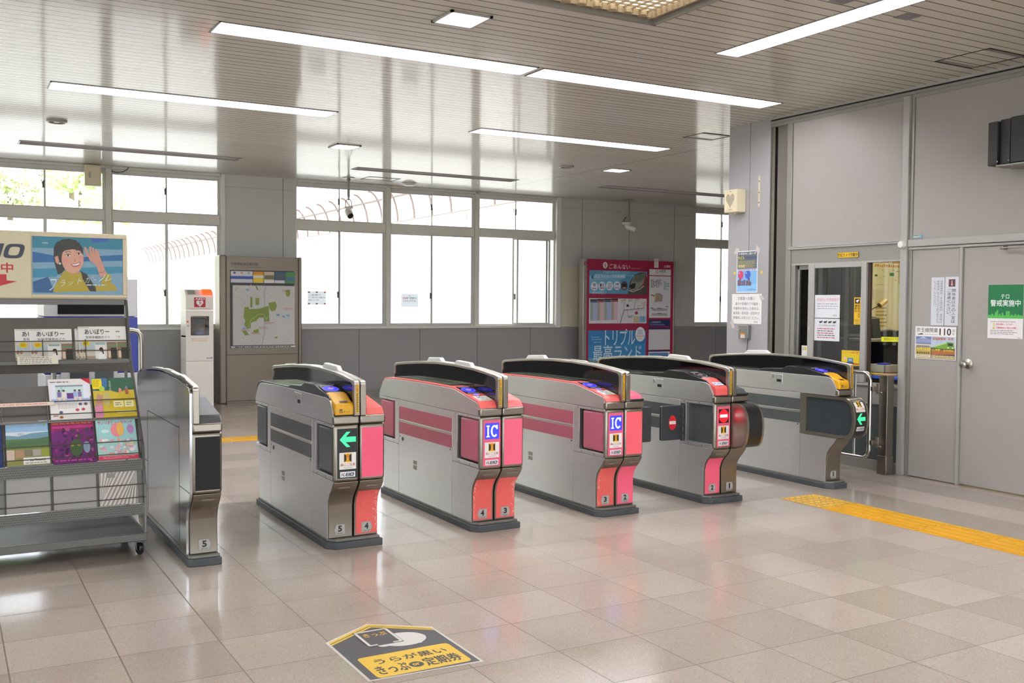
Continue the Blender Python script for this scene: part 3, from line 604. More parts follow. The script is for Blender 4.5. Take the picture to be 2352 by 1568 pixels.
def half(root, X0, s, c):
    """s=-1 left half, +1 right half"""
    X = lambda a: X0+s*a
    def xb(q, a0, a1, *r): q.box(min(X(a0), X(a1)), max(X(a0), X(a1)), *r)
    def xp(q, pts, a0, a1, mt): q.prism(pts, 'x', min(X(a0), X(a1)), max(X(a0), X(a1)), mt)
    TOP = TOP_TK if c.get('ticket') else TOP_IC; wide = c.get('nose')
    core = MB(); out = LOW_F+TOP+LOW_R; xp(core, out, .004, .128, M_DARK if not c.get('flap_open') else M_SLATE); core.build('core', root)
    # ---- outer stainless skin
    a, b = .128, .157; sk = MB()
    xp(sk, [(5.468, .738)]+TOP+[(7.10, .738)], .03, b, M_STEEL)
    xp(sk, [(5.846, .055), (6.719, .055), (6.719, .735), (5.846, .735)], a, b, M_STEEL)
    xp(sk, LOW_F[:-1]+[(5.468, .408), (5.843, .408), (5.843, .055)], a, b, M_STEEL); xp(sk, [(6.722, .055), (6.722, .408)]+[(7.10, .408)]+LOW_R[1:], a, b, M_STEEL)
    sk.build('side_skin', root, bevel=.003, seg=2)
    if c.get('plain'): pl = MB(); xp(pl, [(5.468, .411), (5.843, .411), (5.843, .735), (5.468, .735)], a, b, M_STEEL); pl.build('side_panel', root, bevel=.003)
    def housing(y0, y1, name):
        f = MB(); d = 1 if y1 > y0 else -1   # y0 inner seam, y1 outer end
        for r in ((y0, y0+d*.072, .411, .735), (y0+d*.072, y1, .411, .437), (y0+d*.072, y1, .718, .735)): xb(f, .12, b, min(r[0], r[1]), max(r[0], r[1]), r[2], r[3], M_STEEL)
        for yy, zz in ((y0+d*.05, .727), (y0+d*.22, .727), (y0+d*.1, .422), (y0+d*.25, .422)): f.cyl((X(b-.002), yy, zz), (X(b+.001), yy, zz), .0045, M_DARK, 8)
        o = f.build('door_housing', root, bevel=.003); return o
    if not c.get('plain'):
        fl = c.get('flap', M_SLATE)
        if not wide: housing(5.843, 5.47, 'f')
        housing(6.722, 7.095, 'r')
        if not c.get('flap_open') and not wide:
            q = MB(); xb(q, .122, .153, 5.492, 5.735, .445, .713, fl); q.build('door_flap', root, bevel=.014, seg=3)
        q = MB(); xb(q, .122, .153, 6.83, 7.075, .445, .713, fl); q.build('door_flap', root, bevel=.014, seg=3)
    if not c.get('plain'):
        for z0, z1 in ((.597, .688), (.492, .576)):
            q = MB(); xb(q, b-.001, b+.0012, 5.85, 6.715, z0, z1, c.get('stripe', M_SLATE)); q.build('stripe', root, smooth=False)
        q = MB(); xb(q, b-.001, b+.003, 5.85, 6.715, .581, .591, M_CHROME); q.build('trim_strip', root, bevel=.001)
        q = MB()
        for yy in (6.43, ): xb(q, b-.001, b+.0012, yy-.03, yy+.03, .3, .327, M_TRIM); xb(q, b-.001, b+.0012, yy-.03, yy+.03, .265, .293, M_TRIM)
        q.build('vent', root, smooth=False)
        q = MB(); q.lathe([(0, 0), (.014, 0), (.014, .004), (.009, .005), (0, .0045)], (X(b), 6.65, .455), M_BASE, (s, 0, 0), 16); q.cyl((X(b), 5.87, .48), (X(b+.001), 5.87, .48), .006, M_DARK, 8); q.cyl((X(b), 6.70, .47), (X(b+.001), 6.70, .47), .005, M_DARK, 8); q.build('keyhole', root)
    if c.get('ticket'):
        q = MB(); xb(q, b-.001, b+.004, 6.045, 6.18, .797, .872, M_STEEL); o = q.build('latch', root, bevel=.004); q = MB(); xb(q, b+.003, b+.005, 6.06, 6.11, .808, .83, M_DARK); q.lathe([(0, .006), (.014, .006), (.016, .002)], (X(b), 6.15, .85), M_CHROME, (s, 0, 0), 16); q.build('catch', o)
    # ---- front: housing, cap, skirt
    q = MB(); xb(q, .002, .158 if not wide else .134, 5.455, 5.488, .403, .736, M_BRONZE); q.build('front_housing', root, bevel=.016, seg=3)
    q = MB(); xb(q, .002, .1585, 5.45, 5.488, .738, .786, M_BRONZE); q.build('front_cap', root, bevel=.009, seg=3)
    so = [(5.557, .058), (5.557, .245), (5.545, .286), (5.523, .319), (5.488, .354), (5.464, .386), (5.458, .402)]; si = [(y+.02, z) for y, z in so][::-1]
    q = MB(); xp(q, so+si, .005, .153, M_BRONZE); q.build('front_skirt', root, bevel=.003)
    if c.get('skirt'):
        so2 = [(5.5555, .068), (5.5555, .245), (5.5435, .286), (5.5215, .319), (5.507, .333)]; si2 = [(y+.004, z) for y, z in so2][::-1]
        q = MB(); xp(q, so2+si2, .016, .15, c['skirt'])
        if c.get('worn'):
            ss = sorted((z, y) for y, z in so2)
            def mf(u, v, n):
                for (z0, y0), (z1, y1) in zip(ss, ss[1:]):
                    if z0 <= v <= z1: return (X0+u, y0+(y1-y0)*(v-z0)/(z1-z0)-n-.0006, v)
                return (X0+u, ss[0][1]-n-.0006, v)
            wp = Print(fn=mf, mb=q, h=.0002); rg = random.Random(c['num']*7+int(X0*10)+s); e0 = c['worn']
            for k in range(46):
                v = rg.uniform(.075, .325); u = e0*(.149-abs(rg.gauss(0, .009))); L = rg.uniform(.004, .022); a = rg.uniform(.9, 2.2)
                pts = [(u, v), (u+L*.4*math.cos(a), v+L*.5*math.sin(a)), (u+L*math.cos(a+.5), v+L*math.sin(a+.5))]
                if all(.016 < abs(x) < .15 and .07 < z < .33 for x, z in pts): wp.line(pts, rg.uniform(.0008, .003), 'e9b9ae')
            for k in range(7):
                v = rg.uniform(.09, .3); u = e0*rg.uniform(.03, .13); L = rg.uniform(.008, .03); wp.line([(u, v), (u+rg.uniform(-.004, .004), v+L)], .0008, 'f0b0a4')
        q.build('skirt_panel', root, smooth=True)
    sp = Print(fn=lambda u, v, n: (X0+u, 5.488+(5.464-5.488)*v-n-.002, .356+.03*v), h=.0006); sp.rect(s*.085-.036, .15, s*.085+.036, .62, '6f695f'); sp.rect(s*.085-.033, .22, s*.085+.033, .55, '867e72'); sp.build('label_slot', root)
    number_plate(root, X0+s*.083 if abs(s) else X0, c['num'], s)
    # ---- front panel or display
    p = Print((X0, 5.4545, 0), *WY); u0, u1 = (-.136, -.012) if s < 0 else (.014, .146)
    pc = c.get('panel'); 
    if pc and not (wide and s > 0):
        p.rect(u0, .424, u1, .713, pc)
        d = c.get('display')
        if d:
            a0, a1 = u0+.013, u1-.011
            if d == 'IC':
                p.rect(a0, .594, a1, .694, '2b35d8', .5); w = a1-a0
                q0 = a0+.1*w
                for r in ((0, .0, .24, .09), (0, .91, .24, 1), (.07, .0, .17, 1)): p.rect(q0+r[0]*w, .607+r[1]*.073, q0+r[2]*w, .607+r[3]*.073, 'e6ecff', .5)
                p.ring(q0+.57*w, .6435, .25*w, .0375, .011, 'e6ecff', .5, a0=42, a1=318); p.rect(q0+.70*w, .655, q0+.8*w, .681, 'e6ecff', .5)
            elif d == 'arrow': p.rect(u0+.004, .6, u1-.004, .708, '101413'); arrow(p, a0+.001, .606, a1-.001, .694)
            else: p.rect(a0+.004, .594, a1-.002, .694, '0c0608'); cx = (a0+a1)/2; p.ell(cx, .644, .044, .047, 'ff1420', .6); p.rect(cx-.034, .634, cx+.034, .655, 'e9e6ff', .5)
            warn_label(p, a0-.001, .477, a1+.001, .574); logo(p, a0+.004, .431, a1-.004, .463, 'e4e4e2')
        if c.get('grille'):
            for i in range(26):
                for j in range(12): p.ell(u0+.008+(u1-u0-.016)*j/11+(i % 2)*.004, .43+.278*i/25, .0022, .0022, '0a0a0a', n=6)
        p.build('display_panel' if d else 'front_panel', root)
    # ---- top deck
    lc = c['lid']
    if c.get('ticket'):
        hump = [(5.468, .79), (5.53, .872), (5.56, .896), (5.66, .914), (5.81, .945), (5.99, .947), (6.06, .921), (6.27, .912), (6.33, .897), (6.7, .892), (6.95, .89), (7.04, .872), (7.08, .83), (7.06, .82), (6.95, .86), (5.6, .86)]
        q = MB(); xp(q, hump, .028, .1545, M_BLACK); q.build('top_deck', root, bevel=.003)
        sl = math.atan2(.945-.899, 5.81-5.58); fn = lambda u, v, n: (X0+u, 5.585+v*math.cos(sl)-n*math.sin(sl), .9015+v*math.sin(sl)+n*math.cos(sl)+.0016)
        lit = c.get('lit', True); bc = c.get('box', M_YEL)
        box = [(5.456, .79), (5.456, .842), (5.468, .858), (5.512, .872), (5.575, .904), (5.62, .912), (5.62, .86), (5.5, .79)]
        q = MB(); xp(q, box, .034, .146, bc); o = q.build('ticket_slot' if bc is M_YEL else 'slot_cover', root, bevel=.006, seg=3)
        q = MB(); xp(q, [(5.455, .775), (5.452, .792), (5.47, .792), (5.47, .775)], .03, .152, M_BLACK); q.build('slot_base', root)
        pp = Print((X0, 5.4552, 0), *WY)
        if bc is M_YEL:
            sp = Print(fn=lambda u, v, n: (X0+u, 5.470+v*.96, .8595+v*.30+n)); sp.rect(-.112, .003, -.062, .034, '7a5a08'); sp.rect(-.109, .006, -.065, .024, '2a1d04'); sp.build('slot_mouth', o)
            pp.rect(-.128, .797, -.058, .832, 'dba823'); pp.rect(-.124, .82, -.105, .826, '3c2c10'); 
            for k in range(5): pp.rect(-.123+k*.0045, .803+.002*(k % 2), -.1205+k*.0045, .819, '5a431a')
            pp.text('きっぷ', -.098, .805, -.062, .818, '3c2c10', .01); pp.build('lettering', o)
        else:
            sp = Print(fn=lambda u, v, n: (X0+u, 5.474+v*.87, .8615+v*.40+n+.002)); sp.rect(-.14, .002, -.052, .05, 'dfe3ea'); sp.text('IC', -.132, .012, -.102, .042, '2b4fa8', .03); sp.text('専用', -.096, .016, -.058, .038, '6c8ac4', .02); sp.build('lettering', o)
    else:
        rim = [(5.458, .787), (5.474, .808), (5.494, .828), (5.80, .888), (5.84, .893), (6.2, .895), (6.6, .893), (6.93, .885), (7.0, .874), (7.05, .84), (7.04, .83), (6.95, .86), (5.8, .862), (5.5, .80)]
        q = MB(); xp(q, rim, .028, .1545, lc); q.build('top_deck', root, bevel=.002)
        if c.get('base_band'): q = MB(); xb(q, .034, .156, 5.449, 5.475, .787, .799, M_BLACK); q.build('lid_band', root, bevel=.002)
        sl = math.atan2(.06, .306); fn = lambda u, v, n: (X0+u, 5.494+v*math.cos(sl)-n*math.sin(sl), .829+v*math.sin(sl)+n*math.cos(sl))
        lit = c.get('lit', True)
        if c.get('reader'):
            q = MB(); xp(q, [(5.95, .893), (6.9, .887), (6.9, .892), (6.62, .899), (5.95, .899)], .034, .118, M_BLACK); q.build('cover_plate', root)
            p = Print(fn=fn); p.rect(-.135, .012, -.036, .115, 'e3e1d4'); p.text('IC', -.115, .066, -.07, .104, '4a7fc0', .02); p.text('専用', -.108, .024, -.062, .052, '7f9fca'); p.build('label', root)
            p = Print(fn=fn); p.ell(-.085, .152, .017, .012, '4a4cff', 1.5); p.ring(-.085, .152, .022, .016, .006, '7a78e0', .6); p.build('indicator_lamp', root)
        else: fn = None
    if c.get('reader'):
        v0 = .175 if not c.get('ticket') else .03
        p = Print(fn=fn); p.rect(-.142, v0, -.034, v0+.165, '0b0c10', rough=.2); p.rect(-.13, v0+.146, -.05, v0+.158, '9a9894'); p.rect(-.13, v0+.006, -.05, v0+.018, '9a9894')
        cx, cy = -.09, v0+.082
        if lit: p.ell(cx, cy, .049, .054, '1714e6', .5); p.ring(cx, cy, .045, .05, .0018, '8d8cff', .4); p.ell(cx, cy, .019, .02, '8a90c8', .3); p.ell(cx, cy, .012, .01, 'c23a58', .3); p.ring(cx, cy, .034, .038, .0015, '6a6aff', .4, a0=20, a1=160)
        else: p.ring(cx, cy, .049, .054, .004, 'b9b6b2'); p.ell(cx, cy, .02, .02, '7d7b78'); p.ell(cx, cy, .012, .009, 'b65a50')
        p.build('card_reader', root)
    # ---- nose: long rounded door housing of the wide aisle
    if wide:
        rim = NOSE; inn = [(y+.02*(1 if y < 5.4 else 0), z-.022*(1 if z > .66 else -1 if z < .48 else 0)) for y, z in NOSE]
        q = MB(); xp(q, NOSE, .02, .145, M_BLACK); q.build('nose_body', root)
        for aa, bb in ((.0, .02), (.145, .163)):
            f = MB(); n = len(NOSE); full = NOSE+[(5.843, .411), (5.843, .735)]; fi = [(5.365, .437+.0), (5.335, .452), (5.316, .49), (5.309, .57), (5.316, .64), (5.335, .685), (5.365, .708), (5.78, .714), (5.78, .437)]
            if aa > .1:
                k = len(full); order = NOSE+[(5.843, .411), (5.843, .735)]
                ring_o = order; ring_i = [(5.47, .712), (5.40, .711), (5.372, .705), (5.345, .69), (5.324, .66), (5.313, .612), (5.31, .57), (5.314, .515), (5.327, .473), (5.349, .448), (5.385, .438), (5.47, .436), (5.775, .436), (5.775, .712)]
                va = [(X(bb), y, z) for y, z in ring_o]+[(X(bb), y, z) for y, z in ring_i]+[(X(aa), y, z) for y, z in ring_o]+[(X(aa), y, z) for y, z in ring_i]; fs = []
                for i in range(k): j = (i+1) % k; fs += [(i, j, k+j, k+i), (2*k+i, 2*k+j, j, i), (k+i, k+j, 3*k+j, 3*k+i)]
                f.add(va, fs, M_HALO); f.build('nose_rim', root)
                g = MB(); xp(g, ring_i, aa-.006, aa+.004, mat('nose_curtain', '33383c', .3, noise=.15, nscale=8, stretch=(1, 6, 1)) if s < 0 else M_SLATE); g.build('nose_window', root)
            else:
                xp(f, NOSE, aa, bb, M_HALO); f.build('nose_rim', root)
        if s < 0:
            def nf(u, v, n):   # v = height; follow the nose curve
                pts = sorted((z, y) for y, z in NOSE[1:-1]); 
                for (z0, y0), (z1, y1) in zip(pts, pts[1:]):
                    if z0 <= v <= z1: return (X0+u, y0+(y1-y0)*(v-z0)/(z1-z0)-n-.001, v)
                return (X0+u, pts[-1][1]-n, v)
            p = Print(fn=nf); warn_label(p, -.137, .628, -.035, .712); arrow(p, -.13, .532, -.04, .618); logo(p, -.127, .482, -.043, .515); p.build('display_panel', root)
def gate(X0, left, right, label, bumps, ext):
    root = thing('ticket_gate', (X0, 6.28, 0), label, 'ticket gate', 'row of ticket gates')
    xl = X0-(.172 if left else .016); xr = X0+(.166 if right else .016)
    ch = .045
    plan = [(xl+ch if left else xl, 5.502), (xr-(0 if right else 0), 5.502), (xr, 5.502+.0), (xr, 7.075), (xl+ch if left else xl, 7.075), (xl, 7.03), (xl, 5.56)] if left else [(xl, 5.52), (xl+.02, 5.502), (xr, 5.502), (xr, 7.075), (xl, 7.075)]
    plan = [p for i, p in enumerate(plan) if p != plan[i-1]]
    q = MB(); q.prism(plan, 'z', 0, .04, M_RUBBER); q.build('base', root, bevel=.004)
    cx, cy = (xl+xr)/2, 6.28; q = MB(); q.prism([(cx+(x-cx)*.93, cy+(y-cy)*.975) for x, y in plan], 'z', .04, .056, M_BASE)
    for i in range(12): q.box(xl+.001, xl+.006, 5.62+i*.12, 5.66+i*.12, .012, .022, M_DARK)
    q.build('base_plate', root, bevel=.003)
    if left: half(root, X0, -1, left)
    if right: half(root, X0, 1, right)
    q = MB(); x0, x1 = (X0-.028 if left else X0-.004), (X0+.028 if right else X0+.004); q.prism(FINP, 'x', x0, x1, M_GLOSS); q.build('fin', root)
    for s, on in ((-1, left), (1, right)):
        if on:
            q = MB(); q.prism(RAILTOP+RAILIN, 'x', *sorted((X0+s*.0025, X0+s*.036)), M_CHROME); q.build('rail', root, bevel=.004, seg=2)
            q = MB(); q.box(*sorted((X0+s*.0022, X0+s*.0365)), 5.4435, 5.479, .786, .966, M_BRONZE); q.build('front_post', root, bevel=.003)
    for s, y0, y1, h in bumps:
        zz = lambda y: [a[1]+(b[1]-a[1])*(y-a[0])/(b[0]-a[0]) for a, b in zip(RAILTOP[1:], RAILTOP[2:]) if a[0] <= y <= b[0]][0]
        q = MB(); q.prism([(y0, zz(y0)-.006), (y0+.045, zz(y0+.045)+h), (y1-.045, zz(y1-.045)+h), (y1, zz(y1)-.006)], 'x', *sorted((X0+s*.003, X0+s*.035)), M_WHITE if h > .01 else M_CHROME); q.build('sensor_bump', root, bevel=.005, seg=3)
    p = Print((X0, 5.443, 0), *WY)
    if left:
        p.rect(-.027, .8, -.010, .968, 'd9ab12'); p.rect(-.0255, .955, -.0115, .966, 'd88a1c'); p.rect(-.0205, .925, -.0165, .948, 'b8321c'); p.lines(-.024, .806, -.013, .918, 11, '5b4610', .5, .1, 4); p.build('warning_strip', root)
    ext and ext(root, X0)
    return root
def open_flap(root, x0, x1, y, side):
    q = MB(); q.prism([(x0, .447), (x0+.008, .44), (x1-.008, .44), (x1, .447), (x1, .69), (x1-.008, .697), (x0+.008, .697), (x0, .69)], 'y', y-.012, y+.012, M_DGREY); o = q.build('door_flap', root, bevel=.006, seg=3)
    cx = (x0+x1)/2
    p = Print((cx, y-.0125, .57), *WY); p.ell(0, 0, .036, .054, 'c4202c'); p.rect(-.03, -.011, .03, .013, 'ddd6d2'); p.build('no_entry_mark', o)
    q = MB(); xh = x1 if side < 0 else x0; q.cyl((xh, y, .43), (xh, y, .71), .014, M_BLACK, 12)
    for k in range(5): q.cyl((xh, y, .45+k*.055), (xh, y, .475+k*.055), .016, M_DGREY, 12)
    q.build('hinge', root)
G1R = dict(num=5, panel=mat('speaker_cloth', '1f2021', .9), grille=True, lid=M_SLATE, plain=False)
def left_cheek(root, X0):
    q = MB(); out = LOW_F+[(5.468, .785), (5.462, .95), (5.49, .975), (5.635, .99), (5.8, 1.004), (6.08, 1.014), (6.33, 1.014), (6.62, 1.002), (6.86, .986), (7.06, .968), (7.10, .95), (7.10, .74)]+LOW_R; q.prism(out, 'x', X0-.012, X0+.004, M_STEEL2); q.build('cheek_panel', root, bevel=.002)
    q = MB(); x = X0-.0128
    for a, b, c, d in ((5.742, 5.745, .09, .75), (5.468, 5.745, .409, .412), (5.745, 6.72, .735, .738), (6.72, 6.723, .09, .738), (6.72, 7.09, .409, .412), (5.745, 6.72, .0725, .075)): q.box(x, x+.001, a, b, c, d, M_DARK)
    q.build('seam', root, smooth=False)
gate(1.158, None, G1R, 'leftmost ticket gate, plain stainless half beside the brochure rack', [(1, 6.05, 6.3, .004), (1, 5.62, 5.85, .006), (1, 6.4, 6.7, .004)], left_cheek)
gate(2.105, dict(num=5, panel='17191a', display='arrow', ticket=True, reader=True, lid=M_BLACK, stripe=M_SLATE, flap=M_SLATE),
     dict(num=4, panel='ee5a7b', worn=1, lid=M_CORAL, skirt=M_CORAL, stripe=M_ROSE, flap=M_ROSE), 'ticket gate with green arrow, yellow ticket slot and charcoal stripes, numbered 5 and 4', [(1, 5.82, 6.13, .026), (-1, 6.2, 6.5, .004), (-1, 6.6, 6.83, .005)], None)
gate(3.055, dict(num=4, panel='e0607f', display='IC', worn=-1, reader=True, lid=M_CORAL, skirt=M_CORAL, stripe=M_ROSE, flap=M_ROSE),
     dict(num=3, panel='ee6684', worn=1, lid=M_CORAL, skirt=M_CORAL, stripe=M_ROSE, flap=M_ROSE), 'pink ticket gate with blue IC display, numbered 4 and 3', [(-1, 5.8, 6.08, .026), (1, 6.33, 6.6, .026)], None)
gate(4.005, dict(num=3, panel='e0607f', display='IC', worn=-1, reader=True, lid=M_CORAL, skirt=M_CORAL, stripe=M_ROSE, flap=M_ROSE),
     dict(num=2, panel='f0626e', lid=M_PINK, skirt=M_PINK, base_band=True, stripe=M_SLATE, flap_open=True), 'pink ticket gate with blue IC display, numbered 3 and 2', [(-1, 6.42, 6.73, .026), (1, 5.92, 6.19, .006)],
     lambda r, X0: open_flap(r, X0+.175, X0+.485, 5.80, 1))
gate(4.955, dict(num=2, panel='e0637a', display='no', ticket=True, box=M_CORAL, lit=False, reader=True, lid=M_BLACK, skirt=M_PINK, stripe=M_SLATE, flap_open=True),
     dict(num=1, lid=M_SLATE, base_band=True, stripe=M_SLATE, nose=True), 'dark topped ticket gate with red no-entry display, open flap and rounded black housing', [(-1, 5.88, 6.17, .026), (1, 6.75, 7.0, .004)],
     lambda r, X0: open_flap(r, X0-.375, X0-.165, 5.80, -1))
gate(6.205, dict(num=1, ticket=True, reader=True, lid=M_BLACK, stripe=M_SLATE, nose=True, flap=M_SLATE), None, 'rightmost ticket gate with rounded nose housing, green arrow and yellow ticket slot', [(-1, 6.33, 6.65, .026)], None)
# ================================================================== BROCHURE RACK
RT = 1.0; RLX = -.43
PROF = [(5.90, .085), (5.90, .40), (5.93, .46), (5.97, .62), (6.16, .83), (6.38, 1.10), (6.527, 1.447)]
def py(z):
    for (a, b), (c, d) in zip(PROF, PROF[1:]):
        if b <= z <= d: return a+(c-a)*(z-b)/(d-b)
    return PROF[-1][0]
rk = thing('brochure_rack', (.28, 6.2, 0), 'grey metal brochure rack on castors with illuminated-style header sign', 'brochure rack')
for x0 in (RT-.016, RLX):
    q = MB(); q.prism(PROF+[(y+.035, z) for y, z in PROF[::-1]], 'x', x0, x0+.016, M_RACK); q.build('side_frame', rk, bevel=.002, seg=1)
    q = MB(); q.prism([(5.9, .085), (6.56, .085), (6.56, 1.447), (6.53, 1.447), (6.53, .13), (5.9, .13)], 'x', x0, x0+.014, M_RACK); q.build('rear_frame', rk, bevel=.002, seg=1)
q = MB(); q.box(RLX, RT, 5.895, 5.91, .085, .13, M_RACK); q.box(RLX, RT, 5.9, 6.55, .118, .128, mat('rack_shelf_shade', '2f2d2a', .5, noise=.1, nscale=12)); q.box(RLX, RT, 6.545, 6.56, .085, .16, M_RACK); q.build('base_shelf', rk, bevel=.003, seg=1)  # shadow on the base shelf put into its darker colour
q = MB(); q.box(RLX+.016, RT-.016, 6.53, 6.555, 1.415, 1.45, M_RACK); q.build('top_rail', rk, bevel=.002, seg=1)
M_SHEET = mat('rack_back_sheet', '6e6b66', .45, .2, noise=.04)
for z0, z1 in ((1.085, 1.338), (.77, .95), (.545, .765), (.296, .53)):
    q = MB(); q.prism([(py(z0)+.022, z0), (py(z1)+.022, z1), (py(z1)+.026, z1), (py(z0)+.026, z0)], 'x', RLX+.016, RT-.016, M_SHEET); q.build('back_sheet', rk, smooth=False)
for z0, z1 in ((1.022, 1.07), (.482, .543), (.236, .297)):
    y0, y1 = py(z0), py(z1); q = Print(fn=lambda u, v, n, y0=y0, y1=y1, z0=z0, z1=z1: (u, y0+(y1-y0)*v-n-.004, z0+(z1-z0)*v)); q.rect(RLX+.016, 0, RT-.016, 1, M_RACK)
    V = []; F = []
    for i in range(150):
        for j in range(5):
            cx = RLX+.02+i*.0093+(j % 2)*.0047; cv = .1+.2*j
            if cx < RT-.02: k = len(V); V += [(cx-.003, cv), (cx, cv-.07), (cx+.003, cv), (cx, cv+.07)]; F.append((k, k+1, k+2, k+3))
    q.put(V, F, '2a2724'); q.build('perforated_strip', rk)
q = MB(); q.prism([(6.358, 1.066), (6.362, 1.09), (6.376, 1.09), (6.42, 1.075), (6.42, 1.066)], 'x', RLX+.016, RT-.016, M_RACK); q.build('shelf_lip', rk, bevel=.002, seg=1)
for z in (.762, ):
    q = MB(); q.box(RLX+.016, RT-.016, py(z)-.008, py(z)+.03, z-.004, z+.004, M_RACK); q.build('shelf_lip', rk)
M_WIRE = mat('rack_wire', '5c5a56', .35, .6, noise=.05)
for z in (1.202, 1.145, .868, .801, .645, .579, .410, .336):
    q = MB(); q.cyl((RLX+.01, py(z)-.012, z), (RT-.01, py(z)-.012, z), .0028, M_WIRE, 8); q.build('wire', rk)
for x in (-.19, .045, .283, .512, .744):
    for z0, z1 in ((1.09, 1.21), (.77, .89), (.545, .66), (.30, .48)):
        q = MB(); q.tube([(x, py(z0)-.009, z0), (x, py(z1)-.009, z1)], .0028, M_WIRE, 8); q.build('wire', rk)
for x in (RT-.035, RLX+.035):
    for y in (5.94, 6.5):
        q = MB(); q.lathe([(0, -.012), (.03, -.012), (.034, -.008), (.034, .008), (.03, .012), (0, .012)], (x, y, .034), M_BLACK, (1, .25, 0), 24); o = q.build('castor', rk)
        q = MB(); q.prism([(y-.018, .03), (y+.012, .03), (y+.02, .086), (y-.02, .086)], 'x', x-.02, x-.016, M_DGREY); q.prism([(y-.018, .03), (y+.012, .03), (y+.02, .086), (y-.02, .086)], 'x', x+.016, x+.02, M_DGREY); q.box(x-.02, x+.02, y-.02, y+.02, .076, .0862, M_DGREY); q.build('fork', o)
# header
hd = MB(); hd.box(RLX-.02, .998, 6.5, 6.56, 1.449, 1.846, M_CREAM); hd = hd.build('header_sign', rk, bevel=.012, seg=3)
SX = lambda x: .304+.0003563*x; SZ = lambda x, y: 1.848-.000375*(y-185-.0437*x)
q = MB(); M_CREAMF = mat('cream_frame', 'd9caac', .4, noise=.02)
for a, b, c, d in ((.463, .99, 1.817, 1.835), (.463, .99, 1.459, 1.476), (.969, .99, 1.4765, 1.8165), (.463, .4665, 1.4765, 1.8165)): q.box(a, b, 6.489, 6.502, c, d, M_CREAMF)
q.build('picture_frame', hd, bevel=.003, seg=1)
p = Print((0, 6.4995, 0), *WY); logo(p, .085, 1.684, .415, 1.768, None, '32364a', 'b8263c', False)
p.text('中', .306, 1.6, .367, 1.657, 'c3202b', .04); p.poly([(.24, 1.59), (.333, 1.59), (.333, 1.555), (.39, 1.551), (.29, 1.52), (.19, 1.551), (.24, 1.555)], 'c3202b'); p.build('lettering', hd)
p = Print((0, 6.4985, 0), *WY); Q = lambda pts: [(SX(x), SZ(x, y)) for x, y in pts]
def SP(pts, c, **k): p.poly(Q(pts), c, **k)
p.rect(.4665, 1.4765, .969, 1.817, '2a7391', rough=.12)
for pts, c in (([(470, 285), (1880, 340), (1880, 520), (470, 470)], '35879f'), ([(470, 530), (1000, 640), (1880, 600), (1880, 700), (470, 700)], '2c6aa6'), ([(470, 800), (1880, 790), (1880, 900), (470, 940)], '3a8fb0'), ([(470, 1000), (700, 930), (800, 1185), (475, 1170)], '2b5f97'), ([(1380, 330), (1640, 330), (1640, 385), (1380, 400)], '3b62b8')): SP(pts, c)
# long dark hair behind, jacket, neck, face
SP([(790, 470), (830, 390), (920, 345), (1030, 335), (1130, 360), (1200, 440), (1235, 560), (1200, 640), (1000, 700), (930, 860), (850, 900), (800, 720), (785, 600)], '2b2b22')
SP([(770, 1175), (800, 1080), (870, 960), (930, 850), (1010, 830), (1180, 860), (1280, 960), (1400, 1090), (1560, 1100), (1620, 1185)], 'b6a22c')
SP([(1500, 1180), (1530, 1000), (1600, 890), (1670, 920), (1680, 1060), (1740, 1100), (1775, 1185)], 'b6a22c'); SP([(1200, 850), (1290, 900), (1430, 1120), (1440, 1185), (1340, 1180), (1230, 980)], '2b2b26')
SP([(1000, 760), (1170, 780), (1175, 900), (1080, 880), (990, 850)], 'c98f78')
p.ell(SX(1075), SZ(1075, 660), .0605, .085, 'dda58f', n=36); SP([(800, 620), (850, 600), (870, 690), (850, 740), (815, 700)], 'd39a84')
SP([(880, 640), (910, 560), (960, 520), (1080, 500), (1190, 530), (1245, 600), (1240, 500), (1180, 400), (1040, 350), (900, 400), (840, 520), (850, 620)], '35312a')
for x, y, w in ((1005, 600, 40), (1170, 577, 34)):
    p.ell(SX(x), SZ(x, y), .0003563*w, .0055, 'f1e6df'); p.ell(SX(x), SZ(x, y), .0055, .0055, '2a211c'); p.line(Q([(x-w-5, y-8), (x, y-22), (x+w+5, y-6)]), .003, '2a211c'); p.line(Q([(x-w-8, y-50), (x, y-66), (x+w+5, y-52)]), .003, '5a4334')
p.line(Q([(1105, 640), (1120, 690), (1095, 700)]), .0025, 'b5705c'); SP([(1045, 735), (1120, 730), (1195, 705), (1180, 760), (1120, 785), (1070, 775)], 'b2474d'); SP([(1060, 742), (1120, 738), (1185, 718), (1170, 750), (1120, 765), (1080, 762)], 'f4ecea')
for x, y in ((960, 680), (1205, 650)): p.ell(SX(x), SZ(x, y), .016, .012, 'e0978c')
